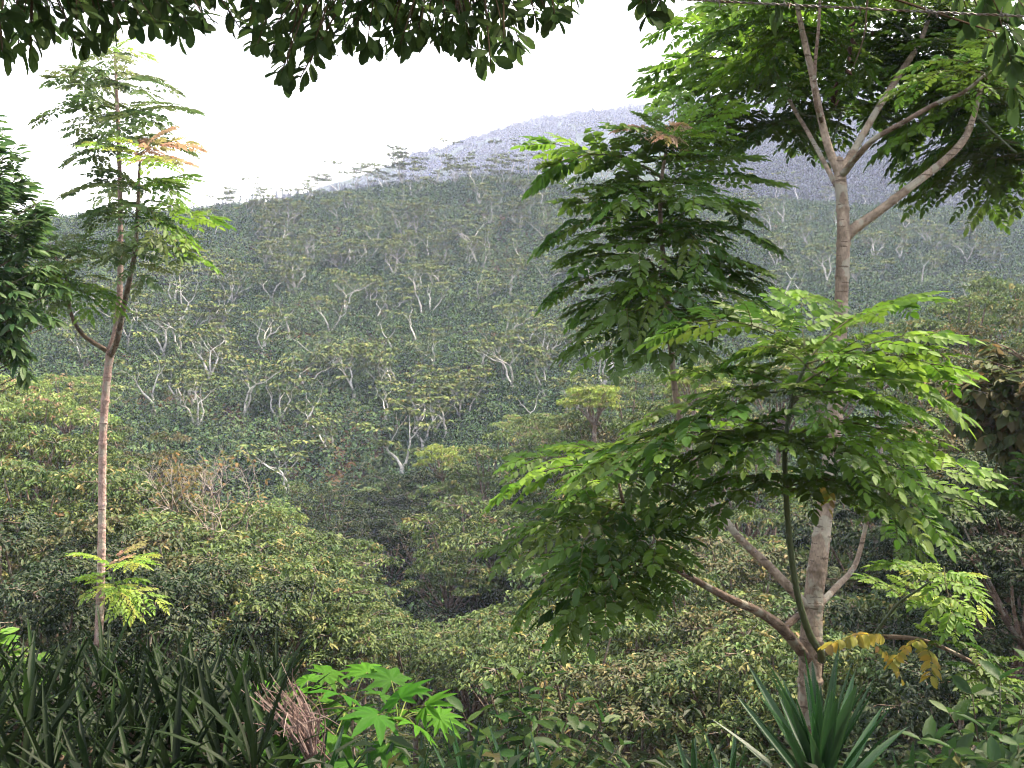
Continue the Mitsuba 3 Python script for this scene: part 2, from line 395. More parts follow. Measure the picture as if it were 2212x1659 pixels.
rng = np.random.default_rng(5)
_cp = {}
for lod, (n, L) in enumerate([(110, 0.36), (60, 0.50)]):
    for k in range(8):
        nm = f'coffee_patch_{lod}_{k}'
        scene[nm] = {'type': 'shapegroup', 'patch': coffee_patch(rng, 7.0, 15 if k < 6 else 10, n, L, [(3, 3, 2, 0.7), (4, 3, 1, 0.2), (1, 2, 3, 2), (3, 3, 2, 0.7)][k % 4]).ply('leaf_far')}
        _cp[lod, k] = nm
labels['coffee_bushes'] = {'label': 'dark green coffee bushes clothing the hill', 'kind': 'stuff'}
cnt = 0
for gy in np.arange(52, 300, 5.6):
    for gx in np.arange(-0.53 * gy - 8, 0.53 * gy + 9, 5.6):
        x, y = gx + rng.uniform(-1.2, 1.2), gy + rng.uniform(-1.2, 1.2)
        if y < 60 and abs(x) > 40:
            continue
        z = float(H(x, y))
        nrm = slope_frame(np.array([x]), np.array([y]))[0]
        if nrm @ (EYE - [x, y, z + 2.0]) < -4 or y > 215 + max(0, x) * 0.75:
            continue
        R = basis(np.cross([0, 1.0, 0], nrm), nrm)
        R = np.stack([unit(np.cross([0, 1.0, 0], nrm)), unit(np.cross(nrm, np.cross([0, 1.0, 0], nrm))), nrm], 1) @ rotz(rng.integers(4) * np.pi / 2)
        cnt += 1
        put(f'coffee_bushes__{cnt:03d}', {'type': 'instance', 'g': {'type': 'ref', 'id': _cp[int(y > 135), int(np.clip(4 * meshkit.fbm(np.array([x, y, 0]) / 16, 3, 6) + rng.uniform(-1, 1), 0, 3.99)) + 4 * int(rng.integers(2))]}}, mat(R, (x, y, z - 0.1), rng.uniform(0.9, 1.12)))

# ---------------------------------------------------------------- pale-trunked shade trees on the hill
TUFT = [[0.080, 0.112, 0.042], [0.115, 0.145, 0.052], [0.16, 0.178, 0.066], [0.20, 0.17, 0.07]]


def shade_tree(rng, forks, height=6.6, spread=1.0, tuft=1.0):
    """A pruned shade tree: crooked pale limbs from a low fork, flat tufts of leaves at their ends."""
    trunk, crown, tips = MB(), MB(), []

    def limb(p, d, r, length, level):
        n = 5
        pts, rad = [p], [r]
        for i in range(n):
            d = unit(d + rng.normal(size=3) * [0.26, 0.26, 0.14] + [0, 0, 0.10])
            p = p + d * length / n
            r *= 0.90
            pts.append(p)
            rad.append(r)
        trunk.add(*tube(pts, np.array(rad) * (1 if level < 3 else 0.6), 6 if level < 2 else 4), [1, 1, 1])
        if level >= 3 or (level == 2 and rng.random() < 0.35):
            tips.append((p, d))
            return
        az = rng.uniform(0, 6.28)
        for k in range(2 if rng.random() < 0.75 else 3):
            a = az + k * (2.6 + rng.uniform(-0.5, 0.5))
            side = np.array([math.cos(a), math.sin(a), 0])
            limb(p, unit(d * [0.8, 0.8, 0.75] + side * rng.uniform(0.45, 0.85) * spread), r * rng.uniform(0.62, 0.82), length * rng.uniform(0.62, 0.95), level + 1)
        if level >= 1 and rng.random() < 0.5:
            tips.append((pts[3], d))

    az = rng.uniform(0, 6.28)
    r0 = rng.uniform(0.135, 0.185)
    stub = np.array([rng.uniform(-0.15, 0.15), rng.uniform(-0.15, 0.15), rng.uniform(0.7, 1.6)])
    trunk.add(*tube([np.array([0, 0, -0.5]), stub * 0.5, stub], [r0 * 1.25, r0 * 1.05, r0], 7), [1, 1, 1])
    for k in range(forks):
        a = az + k * 2 * np.pi / forks + rng.uniform(-0.4, 0.4)
        limb(stub, unit([math.cos(a) * 0.62 * spread, math.sin(a) * 0.62 * spread, 1.0]), r0 * rng.uniform(0.6, 0.8), height * rng.uniform(0.30, 0.40), 1)
    for p, d in tips:
        m = int(rng.integers(28, 48) * tuft)
        a = rng.uniform(0, 6.28, m)
        q = p + np.stack([np.cos(a), np.sin(a), 0 * a], 1) * (rng.uniform(0.55, 1.0) * np.sqrt(rng.uniform(0, 1, (m, 1)))) + np.stack([0 * a, 0 * a, rng.uniform(-0.06, 0.20, m)], 1)
        leaves(crown, q, np.stack([np.cos(a), np.sin(a), rng.uniform(-0.35, 0.15, m)], 1), unit([0, 0, 1.0] + 0.3 * rng.normal(size=(m, 3))), rng.uniform(0.30, 0.55, m), 0.27, tints(rng, m, TUFT, [2.5, 3, 2, 0.35], 0.3), 0, curl=0.25)
    return trunk, crown


SHADE = []
rng = np.random.default_rng(21)
for k, (forks, hh, sp, tf) in enumerate([(2, 6.5, 0.9, 1), (3, 6.6, 1.0, 1), (2, 7.2, 1.15, 0.9), (3, 6.0, 0.8, 1.1), (1, 7.5, 1.1, 0.8), (4, 6.4, 0.75, 1), (2, 5.8, 1.3, 1.1), (3, 7.4, 0.95, 0.8), (2, 6.8, 0.75, 1.0)]):
    t, c = shade_tree(rng, forks, hh, sp, tf)
    nm = f'shade_tree_kind_{k}'
    scene[nm] = {'type': 'shapegroup', 'trunk': mikit.ply(t.get()[:2], 'bark_pale', smooth=True), 'crown': c.ply('leaf_far')}
    SHADE.append((nm, forks))
BASES = [(603, 531), (672, 544), (705, 559), (752, 508), (825, 542), (850, 517), (901, 553), (938, 467), (972, 516), (525, 578), (633, 590), (651, 565), (659, 628), (706, 635), (752, 638),
         (763, 643), (827, 664), (863, 655), (946, 664), (649, 660), (708, 723), (721, 720), (577, 721), (1005, 486), (1017, 568), (1043, 550), (1067, 458), (1110, 449), (1163, 469),
         (1194, 555), (1221, 518), (1284, 488), (1321, 508), (1233, 461), (1267, 567), (1131, 590), (1193, 623), (1083, 592), (1144, 652), (1274, 646), (1066, 710), (1246, 723), (1335, 691),
         (1020, 723), (921, 605), (424, 754), (442, 768), (551, 761), (570, 750), (475, 817), (443, 808), (532, 829), (546, 826), (312, 837), (330, 808), (705, 822), (642, 874), (542, 896),
         (570, 926), (397, 879), (441, 872), (432, 998), (473, 1004), (597, 1023), (679, 1034), (375, 1016), (269, 1057), (482, 1073), (511, 949), (743, 1066), (842, 765), (804, 822),
         (802, 915), (914, 797), (955, 768), (1032, 774), (1053, 777), (962, 876), (1019, 847), (1056, 910), (929, 958), (950, 955), (755, 963), (866, 976), (941, 1041), (1021, 1059),
         (1062, 1073), (795, 1120), (1125, 1041), (1127, 996), (1181, 924), (1249, 849), (1289, 861), (1228, 922), (1335, 899), (1354, 897), (1251, 958), (1329, 970), (1292, 1083),
         (1033, 1105), (1397, 1054), (1475, 973), (1090, 1078), (711, 1235), (979, 1178), (1972, 552), (1911, 539), (1882, 561), (1969, 606), (1927, 633), (1895, 659), (2142, 678),
         (2091, 697), (2249, 694), (2360, 640), (2417, 643), (2433, 662), (2373, 761), (1934, 745), (1898, 732), (2145, 612), (560, 500), (590, 492), (790, 480), (880, 448), (990, 440),
         (1030, 432), (1085, 428), (1140, 425), (1180, 430), (1260, 432), (1310, 440), (1400, 470), (1420, 520), (1450, 600), (1440, 690), (1830, 540), (2040, 560), (2210, 560), (2300, 590),
         (200, 900), (150, 820), (240, 760), (380, 640), (460, 620), (500, 680), (360, 700), (1760, 600), (1600, 560), (2440, 560), (1560, 700), (1600, 820), (1780, 760), (100, 700), (20, 760)]
_r = np.random.default_rng(99)
BASES += [(int(_r.uniform(380, 1400)), int(_r.uniform(490, 760))) for _ in range(30)] + [(int(_r.uniform(1700, 2500)), int(_r.uniform(560, 760))) for _ in range(12)]
CREST = [(505, 1.0), (545, 1.1), (590, 0.9), (640, 1.0), (690, 1.1), (735, 1.25), (770, 1.0), (800, 1.25), (840, 1.0), (868, 1.35), (905, 1.0), (945, 1.3), (985, 1.1), (1015, 1.2), (1060, 1.25), (1105, 1.15), (1140, 1.3), (1185, 1.1), (1240, 1.1),
         (1300, 1.0), (1360, 1.1), (1420, 1.0), (1480, 1.0), (1540, 1.1), (1600, 1.0), (1670, 1.1), (1720, 1.15), (1780, 1.0), (1860, 1.0), (1930, 1.1)]
rng = np.random.default_rng(8)
_where = lambda v, names, cuts: names[int(np.searchsorted(cuts, v))]


def crest_point(x):
    d = np.linspace(120, 320, 400)
    z = H((x - 1106.0) / FOCAL * d, d)
    i = int(np.argmax((z - EYE[2]) / d))
    return np.array([(x - 1106.0) / FOCAL * d[i], d[i], z[i]])


spots = [(on_ground(sx * 0.8848, sy * 0.8848 + 10, 45), 1.0) for sx, sy in BASES] + [(crest_point(x) + [0, rng.uniform(-4, 1), 0], s) for x, s in CREST]
for g, size in spots:
    if g is None:
        continue
    nm, forks = SHADE[rng.integers(len(SHADE))]
    u, far = g[0] / g[1], g[1]
    side = _where(u, ['far left', 'left', 'left of centre', 'just left of the middle', 'middle', 'right of the middle', 'right', 'far right'], [-0.32, -0.24, -0.15, -0.07, 0.02, 0.12, 0.27])
    level = _where(far, ['at the foot of the coffee hill', 'low on the coffee hill', 'halfway up the coffee hill', 'two thirds up the coffee hill', 'high on the coffee hill', 'along the crest of the coffee hill'], [88, 108, 132, 160, 190])
    look = {1: 'single-stemmed', 2: 'two-limbed', 3: 'three-limbed', 4: 'many-limbed'}[forks]
    key = thing('shade_tree', f'{look} pale-trunked shade tree {level}, {side}', 'tree', 'pale-trunked shade trees on the coffee hill')
    put(key, {'type': 'instance', 'g': {'type': 'ref', 'id': nm}}, mat(rotz(rng.uniform(0, 6.28)) @ np.diag([1, 1, rng.uniform(0.9, 1.12)]), g + [0, 0, -0.2], size * rng.uniform(0.72, 0.98)))

# ---------------------------------------------------------------- leafy ground cover of the gully
rng = np.random.default_rng(33)
COVER = [[0.018, 0.034, 0.014], [0.028, 0.046, 0.018], [0.045, 0.062, 0.022], [0.07, 0.075, 0.03]]


def cover_patch(rng, size, n, L):
    mb = MB()
    p = np.stack([rng.uniform(-size / 2, size / 2, n), rng.uniform(-size / 2, size / 2, n), np.zeros(n)], 1)
    p[:, 2] = 0.1 + (0.2 + 1.0 * meshkit.fbm(p * [0.6, 0.6, 1], 2, int(rng.integers(99)))) * rng.uniform(0.3, 1, n)
    a = rng.uniform(0, 6.28, n)
    leaves(mb, p, np.stack([np.cos(a), np.sin(a), rng.uniform(-0.7, 0.3, n)], 1), unit([0, 0, 1.0] + 0.4 * rng.normal(size=(n, 3))), L * rng.uniform(0.6, 1.3, n), L * 0.45, tints(rng, n, COVER, [3, 3, 2, 0.6], 0.3), 0, curl=0.25)
    return mb


_cov = []
for k in range(6):
    scene[f'cover_patch_{k}'] = {'type': 'shapegroup', 'patch': (cover_patch(rng, 4.6, 620, 0.26) if k < 4 else cover_patch(rng, 4.6, 3400, 0.085)).ply('leaf_thin')}
    _cov.append(f'cover_patch_{k}')
labels['undergrowth'] = {'label': 'leafy undergrowth between the trees of the gully', 'kind': 'stuff'}
cnt = 0
for gy in np.arange(5, 80, 3.8):
    for gx in np.arange(-0.55 * gy - 3, 0.55 * gy + 4, 3.8):
        x, y = gx + rng.uniform(-1, 1), gy + rng.uniform(-1, 1)
        nrm = slope_frame(np.array([x]), np.array([y]))[0]
        R = np.stack([unit(np.cross([0, 1.0, 0], nrm)), unit(np.cross(nrm, np.cross([0, 1.0, 0], nrm))), nrm], 1) @ rotz(rng.uniform(0, 6.28))
        cnt += 1
        put(f'undergrowth__{cnt:03d}', {'type': 'instance', 'g': {'type': 'ref', 'id': _cov[int(rng.integers(4)) if y > 17 else 4 + int(rng.integers(2))]}}, mat(R, (x, y, float(H(x, y))), rng.uniform(0.9, 1.3)))

# ---------------------------------------------------------------- trees that fill the gully
OLIVE = ([[0.048, 0.080, 0.026], [0.074, 0.112, 0.033], [0.112, 0.148, 0.044], [0.19, 0.175, 0.06], [0.20, 0.135, 0.06]], [3, 3, 2, 0.5, 0.06])
PALE = ([[0.10, 0.16, 0.05], [0.15, 0.21, 0.06], [0.22, 0.27, 0.085], [0.34, 0.22, 0.14]], [2, 3, 2, 0.5])
DARK = ([[0.018, 0.034, 0.015], [0.030, 0.048, 0.020], [0.055, 0.070, 0.028]], [3, 3, 1.2])  # dark-leaved trees; in the gully centre the tone also stands in for shade
BRONZE = ([[0.070, 0.078, 0.032], [0.100, 0.096, 0.042], [0.16, 0.125, 0.058], [0.055, 0.078, 0.030]], [2, 2, 0.5, 3])
YOUNG = ([[0.16, 0.22, 0.045], [0.24, 0.29, 0.06], [0.34, 0.26, 0.11]], [3, 3, 0.5])


def canopy_tree(rng, R, clumps, tips_per, per_tip, L, lod, cols, wts, flat=0.80, trunk_len=16.0, droop=0.75, bare=0):
    """A wide crown of separate leafy clumps on spreading limbs; leaves hang in whorls from each twig end. Crown centre at the origin."""
    crown, wood = MB(), MB()
    fork = np.array([rng.uniform(-.3, .3), rng.uniform(-.3, .3), -R * flat * 0.95])
    base = np.array([rng.uniform(-.6, .6), rng.uniform(-.6, .6), -trunk_len])
    pth, rad = smooth_path([base, (base + fork) / 2 + rng.normal(size=3) * 0.15, fork], [0.19, 0.16, 0.13])
    wood.add(*tube(pth, rad, 7), [1, 1, 1])
    for k in range(clumps):
        u = (k + 0.5) / clumps
        el = math.asin(-0.35 + 1.3 * u) if u < 0.99 else 1.35
        az = k * 2.39996 + rng.uniform(-.4, .4)
        rr = R * rng.uniform(0.50, 1.0)
        c = np.array([math.cos(az) * math.cos(el), math.sin(az) * math.cos(el), math.sin(el) * flat]) * rr
        cr = R * rng.uniform(0.20, 0.40)
        mid = fork * 0.45 + c * 0.5 + rng.normal(size=3) * 0.12 + [0, 0, -0.1 * R]
        pth, rad = smooth_path([fork, mid, c], [0.085, 0.055, 0.02])
        wood.add(*tube(pth, rad, 5), [1, 1, 1])
        m = tips_per
        d = unit(rng.normal(size=(m, 3)))
        d[:, 2] = np.abs(d[:, 2]) * 1.15 - 0.18
        d = unit(d)
        t = c + d * rng.uniform(0.80, 1.05, (m, 1)) * cr * [1, 1, 0.34]
        for j in range(0, m, 9):
            wood.add(*tube([c, (c + t[j]) / 2 + rng.normal(size=3) * 0.05, t[j]], [0.018, 0.012, 0.006], 4), [1, 1, 1])
        n = m * per_tip
        q = np.repeat(t, per_tip, axis=0) + rng.normal(size=(n, 3)) * [0.09, 0.09, 0.05]
        a = rng.uniform(0, 6.28, n)
        out = np.repeat(d, per_tip, axis=0) * 0.45 + np.stack([np.cos(a), np.sin(a), -droop * rng.uniform(0.1, 1.3, n)], 1)
        leaves(crown, q, out, unit([0, 0, 1.0] + 0.35 * rng.normal(size=(n, 3))), L * rng.uniform(0.6, 1.25, n), L * 0.42, np.repeat(tints(rng, m, cols, wts, 0.25), per_tip, axis=0) * rng.uniform(0.8, 1.2, (n, 1)), lod, curl=0.28)
    return wood, crown


KINDS = {}
rng = np.random.default_rng(77)
for name, (cols, wts), bs, specs in [
        ('olive', OLIVE, 'leaf_canopy', [('near', 3, 3.0, 17, 56, 8, 0.185, 1), ('far', 3, 3.0, 16, 50, 7, 0.205, 0)]),
        ('pale', PALE, 'leaf_canopy', [('far', 2, 3.0, 16, 48, 8, 0.20, 0)]),
        ('dark', DARK, 'leaf_canopy', [('near', 2, 3.0, 17, 56, 8, 0.185, 1), ('far', 2, 3.0, 16, 50, 7, 0.205, 0)]),
        ('bronze', BRONZE, 'leaf_canopy', [('near', 2, 3.0, 17, 56, 8, 0.185, 1), ('far', 2, 3.0, 16, 50, 7, 0.205, 0)]),
        ('young', YOUNG, 'leaf_canopy', [('far', 2, 2.0, 16, 26, 8, 0.22, 0)])]:
    for lodname, nvar, R, cl, tp, pt, L, lod in specs:
        for k in range(nvar):
            w, c = canopy_tree(rng, R, cl, tp, pt, L, lod, cols, wts)
            nm = f'canopy_{name}_{lodname}_{k}'
            scene[nm] = {'type': 'shapegroup', 'trunk': mikit.ply(w.get()[:2], 'bark_brown', smooth=True), 'crown': c.ply(bs)}
            KINDS.setdefault((name, lodname), []).append((nm, R))
CANOPY = [  # x, y (2212 x 1659 view), depth, crown radius, kind; dark ones mid-gully carry shade in their colour
    (100, 950, 38, 2.8, 'pale'), (15, 885, 40, 2.4, 'pale'), (150, 865, 50, 2.5, 'pale'), (60, 1060, 36, 3.2, 'olive'), (200, 1055, 40, 3.0, 'olive'), (300, 1035, 46, 3.0, 'bronze'),
    (60, 1165, 28, 3.0, 'olive'), (190, 1175, 29, 2.8, 'olive'), (330, 1160, 32, 3.0, 'bronze'), (470, 1170, 38, 3.0, 'olive'), (565, 1185, 42, 3.0, 'pale'), (80, 1280, 21, 2.4, 'dark'),
    (235, 1290, 22, 2.4, 'bronze'), (385, 1275, 25, 2.8, 'olive'), (525, 1275, 29, 3.0, 'olive'), (650, 1265, 34, 3.0, 'olive'), (705, 1330, 33, 2.6, 'olive'), (430, 1380, 18, 2.0, 'dark'),
    (570, 1390, 19, 2.0, 'olive'), (690, 1400, 19, 1.7, 'olive'), (300, 1400, 16, 1.8, 'dark'), (120, 1390, 16, 1.8, 'dark'), (735, 1225, 45, 2.2, 'olive'), (790, 1385, 34, 2.0, 'olive'),
    (640, 1135, 64, 3.0, 'olive'), (720, 1120, 62, 3.2, 'dark'), (820, 1110, 64, 3.0, 'olive'), (900, 1090, 62, 3.4, 'dark'), (1060, 1040, 58, 3.6, 'olive'), (1000, 1090, 60, 2.4, 'pale'),
    (955, 995, 62, 1.5, 'young'), (830, 1180, 58, 3.2, 'dark'), (905, 1160, 55, 3.0, 'dark'), (720, 1190, 54, 2.8, 'dark'), (1040, 1235, 44, 4.0, 'olive'), (965, 1255, 42, 2.2, 'olive'),
    (1075, 1165, 46, 2.6, 'olive'), (1150, 1265, 44, 3.0, 'olive'), (955, 1365, 42, 2.4, 'dark'), (1130, 1350, 42, 2.8, 'dark'), (1010, 1450, 28, 1.9, 'olive'), (900, 1440, 27, 1.8, 'olive'),
    (1090, 1450, 25, 2.0, 'olive'), (1160, 1405, 36, 2.8, 'olive'), (1250, 1395, 30, 3.0, 'olive'), (1400, 1350, 30, 3.2, 'olive'), (1330, 1460, 23, 2.6, 'olive'), (1500, 1430, 23, 2.6, 'olive'),
    (1500, 1290, 34, 3.4, 'olive'), (1620, 1335, 28, 3.0, 'bronze'), (1630, 1460, 21, 2.4, 'bronze'), (1400, 1570, 17, 2.0, 'bronze'), (1550, 1570, 17, 2.0, 'olive'), (1250, 1530, 19, 2.2, 'olive'),
    (1850, 1460, 21, 2.6, 'olive'), (1950, 1510, 19, 2.4, 'dark'), (2080, 1450, 23, 2.8, 'olive'), (1880, 1570, 16, 1.9, 'olive'), (1700, 1560, 16, 2.0, 'olive'), (2060, 1590, 14, 1.8, 'dark'),
    (1230, 965, 52, 3.0, 'olive'), (1350, 930, 50, 3.4, 'olive'), (1430, 900, 56, 3.0, 'olive'), (1500, 870, 60, 3.0, 'olive'), (1570, 850, 58, 2.5, 'olive'), (1180, 1095, 50, 3.4, 'dark'),
    (1210, 1165, 46, 3.0, 'olive'), (1300, 1015, 48, 3.4, 'bronze'), (1420, 1000, 45, 3.0, 'olive'), (1300, 1105, 42, 3.0, 'olive'), (1400, 1165, 38, 3.4, 'olive'), (1278, 868, 46, 1.5, 'young'),
    (1120, 935, 60, 1.7, 'pale'), (1200, 930, 58, 1.6, 'pale'), (1500, 832, 48, 1.6, 'young'), (2100, 745, 48, 3.8, 'olive'), (2185, 700, 58, 3.8, 'olive'), (2020, 770, 50, 3.2, 'olive'),
    (1900, 770, 58, 3.0, 'olive'), (1680, 860, 52, 3.2, 'olive'), (1790, 840, 50, 3.2, 'olive'), (2150, 835, 34, 3.0, 'bronze'), (2050, 860, 40, 3.0, 'olive'), (2180, 910, 25, 2.4, 'bronze'),
    (2130, 1010, 22, 2.3, 'bronze'), (2195, 1090, 19, 2.2, 'dark'), (2100, 1140, 25, 2.8, 'dark'), (2000, 1160, 29, 3.0, 'dark'), (1900, 1210, 32, 3.2, 'dark'), (2060, 1260, 24, 2.7, 'dark'),
    (2180, 1260, 21, 2.6, 'dark'), (2160, 1360, 19, 2.3, 'dark'), (1800, 1260, 36, 3.2, 'olive'), (2000, 1340, 27, 2.8, 'dark'), (1700, 1200, 40, 3.2, 'olive'), (1600, 1080, 44, 3.2, 'olive'), (1550, 970, 50, 3.2, 'olive'),
    (2235, 1250, 15, 1.7, 'dark'), (2170, 1340, 16, 1.6, 'dark'), (2240, 1120, 16, 1.6, 'dark'), (-90, 1000, 38, 3.2, 'olive'), (-100, 1150, 28, 3.0, 'olive'), (2300, 800, 40, 3.5, 'olive'), (2330, 1000, 24, 2.8, 'dark'), (2330, 1200, 22, 2.8, 'dark')]
LOOK = {'olive': ['olive spreading tree', 'yellowish olive tree'], 'pale': ['pale green tree', 'light green tree'],
        'dark': ['dark green leafy tree', 'deep green glossy tree'], 'bronze': ['bronze-tinged tree', 'brownish olive tree'], 'young': ['bright yellow-green tree', 'small yellow-green tree']}
rng = np.random.default_rng(4)
for i, (x, y, d, R, kind) in enumerate(CANOPY):
    opts = KINDS[(kind, 'near' if d < 34 and (kind, 'near') in KINDS else 'far')]
    nm, R0 = opts[int(rng.integers(len(opts)))]
    c = P(x, y, d)
    s = 0.88 * R / R0
    ground = float(H(c[0], c[1]))
    c[2] = max(c[2], ground + 0.75 * R)
    side = _where(x, ['at the left edge', 'left of the ringed trunk', 'right of the ringed trunk', 'left of the gully floor', 'over the gully floor', 'just right of the gully floor', 'left of the tan trunk', 'behind the tan trunk', 'right of the tan trunk', 'at the right edge'],
                  [110, 225, 450, 760, 960, 1230, 1480, 1800, 2090])
    level = _where(y, ['at the foot of the hill', 'on the far side', 'across the gully', 'halfway down', 'low down', 'nearest the terrace'], [920, 1050, 1150, 1280, 1420])
    key = thing('canopy_tree', f"{'small ' if R < 2.3 and 'small' not in LOOK[kind][i % 2] else ''}{LOOK[kind][i % 2]} {level}, {side}", 'tree', 'trees filling the gully')
    put(key, {'type': 'instance', 'g': {'type': 'ref', 'id': nm}}, mat(rotz(rng.uniform(0, 6.28)) @ np.diag([1, 1, rng.uniform(0.85, 1.1)]), c, s))

# ---------------------------------------------------------------- feathery (twice-divided) leaves of the young trees by the terrace
GREEN = ([[0.036, 0.074, 0.012], [0.052, 0.098, 0.014], [0.076, 0.135, 0.020]], [2, 3, 1.2])
FRESH_LIT = ([[0.080, 0.165, 0.018], [0.115, 0.21, 0.022], [0.16, 0.26, 0.030]], [2, 2, 1])  # young leaves, and a lighter green painted where the crown is sunlit
LIME = ([[0.17, 0.28, 0.035], [0.22, 0.32, 0.045], [0.30, 0.34, 0.06]], [2, 2, 1])
GOLD = ([[0.42, 0.31, 0.05], [0.36, 0.30, 0.05], [0.26, 0.26, 0.05], [0.30, 0.20, 0.07]], [2, 2, 1.5, 0.6])
COPPER = ([[0.40, 0.25, 0.16], [0.42, 0.30, 0.18], [0.28, 0.25, 0.09]], [2, 2, 2])
SAGE = ([[0.065, 0.105, 0.035], [0.088, 0.135, 0.042], [0.12, 0.17, 0.05]], [2, 3, 1.5])


def feather_leaf(rng, pairs, leaflets_n, pal, lod=2, arch=0.13, droop=0.22, stalk=0.20):
    """A leaf one metre long lying along +x: a midrib, paired side ribs, and rows of oval leaflets."""
    mb = MB()
    t = np.linspace(0, 1, 12)
    sway = rng.uniform(-0.06, 0.06)
    line = lambda s: np.stack([s, sway * np.sin(np.pi * s), arch * 4 * s * (1 - s)], -1)
    mb.add(*tube(line(t), np.linspace(0.0075, 0.0025, 12), 5), [0.085, 0.085, 0.03])
    for i in range(pairs):
        s0 = stalk + (0.97 - stalk) * (i / (pairs - 1)) ** 0.92
        tan = unit(line(np.array([s0 + 0.01]))[0] - line(np.array([s0 - 0.01]))[0])
        for sg in (-1, 1):
            b = line(np.array([s0 + rng.uniform(-0.012, 0.012)]))[0]
            ln = (0.36 + 0.12 * math.sin(np.pi * (i + 0.6) / pairs)) * rng.uniform(0.88, 1.1) * (0.82 if i == pairs - 1 else 1)
            ang = math.radians((66 - 34 * i / (pairs - 1)) + rng.uniform(-6, 6))
            lat = np.array([-tan[1], tan[0], 0.0]) * sg
            d0 = unit(tan * math.cos(ang) + lat * math.sin(ang) + [0, 0, rng.uniform(-0.05, 0.12)])
            q = np.linspace(0, 1, 7)
            dr_ = droop * rng.uniform(0.7, 1.4)
            rib = lambda u: b + d0 * (u * ln)[:, None] - np.array([0, 0, 1.0]) * (dr_ * ln * u ** 2)[:, None]
            mb.add(*tube(rib(q), np.linspace(0.004, 0.0016, 7), 4), [0.10, 0.10, 0.035])
            k = leaflets_n + int(rng.integers(-1, 2))
            u = np.repeat(0.10 + 0.84 * (np.arange(k) / (k - 1)), 2)
            side = np.tile([1.0, -1.0], k)
            tn = unit(d0 - np.array([0, 0, 1.0]) * (2 * dr_ * u)[:, None])
            pl = unit(np.cross(np.array([0, 0, 1.0]), tn))
            spread = np.radians(62 - 14 * u + rng.uniform(-8, 8, 2 * k))
            dd = tn * np.cos(spread)[:, None] + pl * (side * np.sin(spread))[:, None] + np.array([0, 0, -1.0]) * rng.uniform(-0.08, 0.16, (2 * k, 1))
            sz = 0.100 * (0.72 + 0.5 * np.sin(np.pi * np.clip(u, 0.05, 1) ** 0.8)) * rng.uniform(0.88, 1.1, 2 * k)
            keep = rng.random(2 * k) > 0.03
            c = tints(rng, 1, *pal, 0.12) * rng.uniform(0.86, 1.14, (2 * k, 1))
            up = unit(np.array([0, 0, 1.0]) + 0.36 * rng.normal(size=(2 * k, 3)))
            leaves(mb, rib(u)[keep], dd[keep], up[keep], sz[keep], sz[keep] * 0.52, c[keep], lod, fold=rng.uniform(0.0, 0.28, 2 * k)[keep], curl=rng.uniform(-0.02, 0.34, 2 * k)[keep])
            e = rib(np.array([1.0]))
            leaves(mb, e, unit(tn[-1:]), np.array([[0, 0, 1.0]]), [0.125], [0.058], c[:1], lod, fold=0.1, curl=0.1)
    return mb


rng = np.random.default_rng(101)
FEATHER = {}
for pname, pal, nv in [('green', GREEN, 6), ('fresh', FRESH_LIT, 3), ('lime', LIME, 3), ('gold', GOLD, 2), ('copper', COPPER, 2), ('sage', SAGE, 5)]:
    for k in range(nv):
        sh = feather_leaf(rng, int(rng.integers(4, 6)), int(rng.integers(7, 10)), pal, 2 if pname in ('green', 'fresh', 'gold') else 1,
                          arch=rng.uniform(0.06, 0.13), droop=rng.uniform(0.06, 0.22)).ply('leaf_glossy' if pname in ('green', 'sage') else 'leaf_thin', smooth=True)
        FEATHER.setdefault(pname, []).append(kit('feather', sh))


def pinnate_leaf(rng, pairs, pal):
    """A once-divided leaf: paired oval leaflets straight on the midrib."""
    mb = MB()
    t = np.linspace(0, 1, 10)
    line = lambda s: np.stack([s, 0.05 * np.sin(3 * s), 0.10 * 4 * s * (1 - s)], -1)
    mb.add(*tube(line(t), np.linspace(0.008, 0.003, 10), 5), [0.14, 0.12, 0.03])
    u = np.repeat(0.12 + 0.86 * np.arange(pairs) / (pairs - 1), 2)
    side = np.tile([1.0, -1.0], pairs)
    n = 2 * pairs
    d = np.stack([0.45 + 0 * u, side, rng.uniform(-0.7, 0.0, n)], 1)
    keep = rng.random(n) > 0.08
    leaves(mb, line(u)[keep], d[keep], unit([0, 0, 1.0] + 0.4 * rng.normal(size=(n, 3)))[keep], rng.uniform(0.22, 0.29, n)[keep], 0.135, tints(rng, n, *pal, 0.2)[keep], 2, 0.14, 0.25)
    return mb


FEATHER['gold'] = [kit('feather', pinnate_leaf(rng, 10, GOLD).ply('leaf_thin', smooth=True)) for _ in range(3)]


def frond(owner, base, tip, pal, rng, roll=0.0, fat=1.0):
    base, tip = np.asarray(base), np.asarray(tip)
    L = 0.90 * np.linalg.norm(tip - base)
    R = basis(tip - base)
    a = roll + rng.uniform(-0.4, 0.4)
    R = R @ np.array([[1, 0, 0], [0, math.cos(a), -math.sin(a)], [0, math.sin(a), math.cos(a)]])
    R = R @ np.diag([1, fat, rng.uniform(0.8, 1.25)])
    sh = FEATHER[pal][int(rng.integers(len(FEATHER[pal])))]
    part(owner, 'leaf', sh, mat(R, base, L), {'gold': 'yellowing feathery leaf', 'copper': 'coppery red new leaf'}.get(pal))


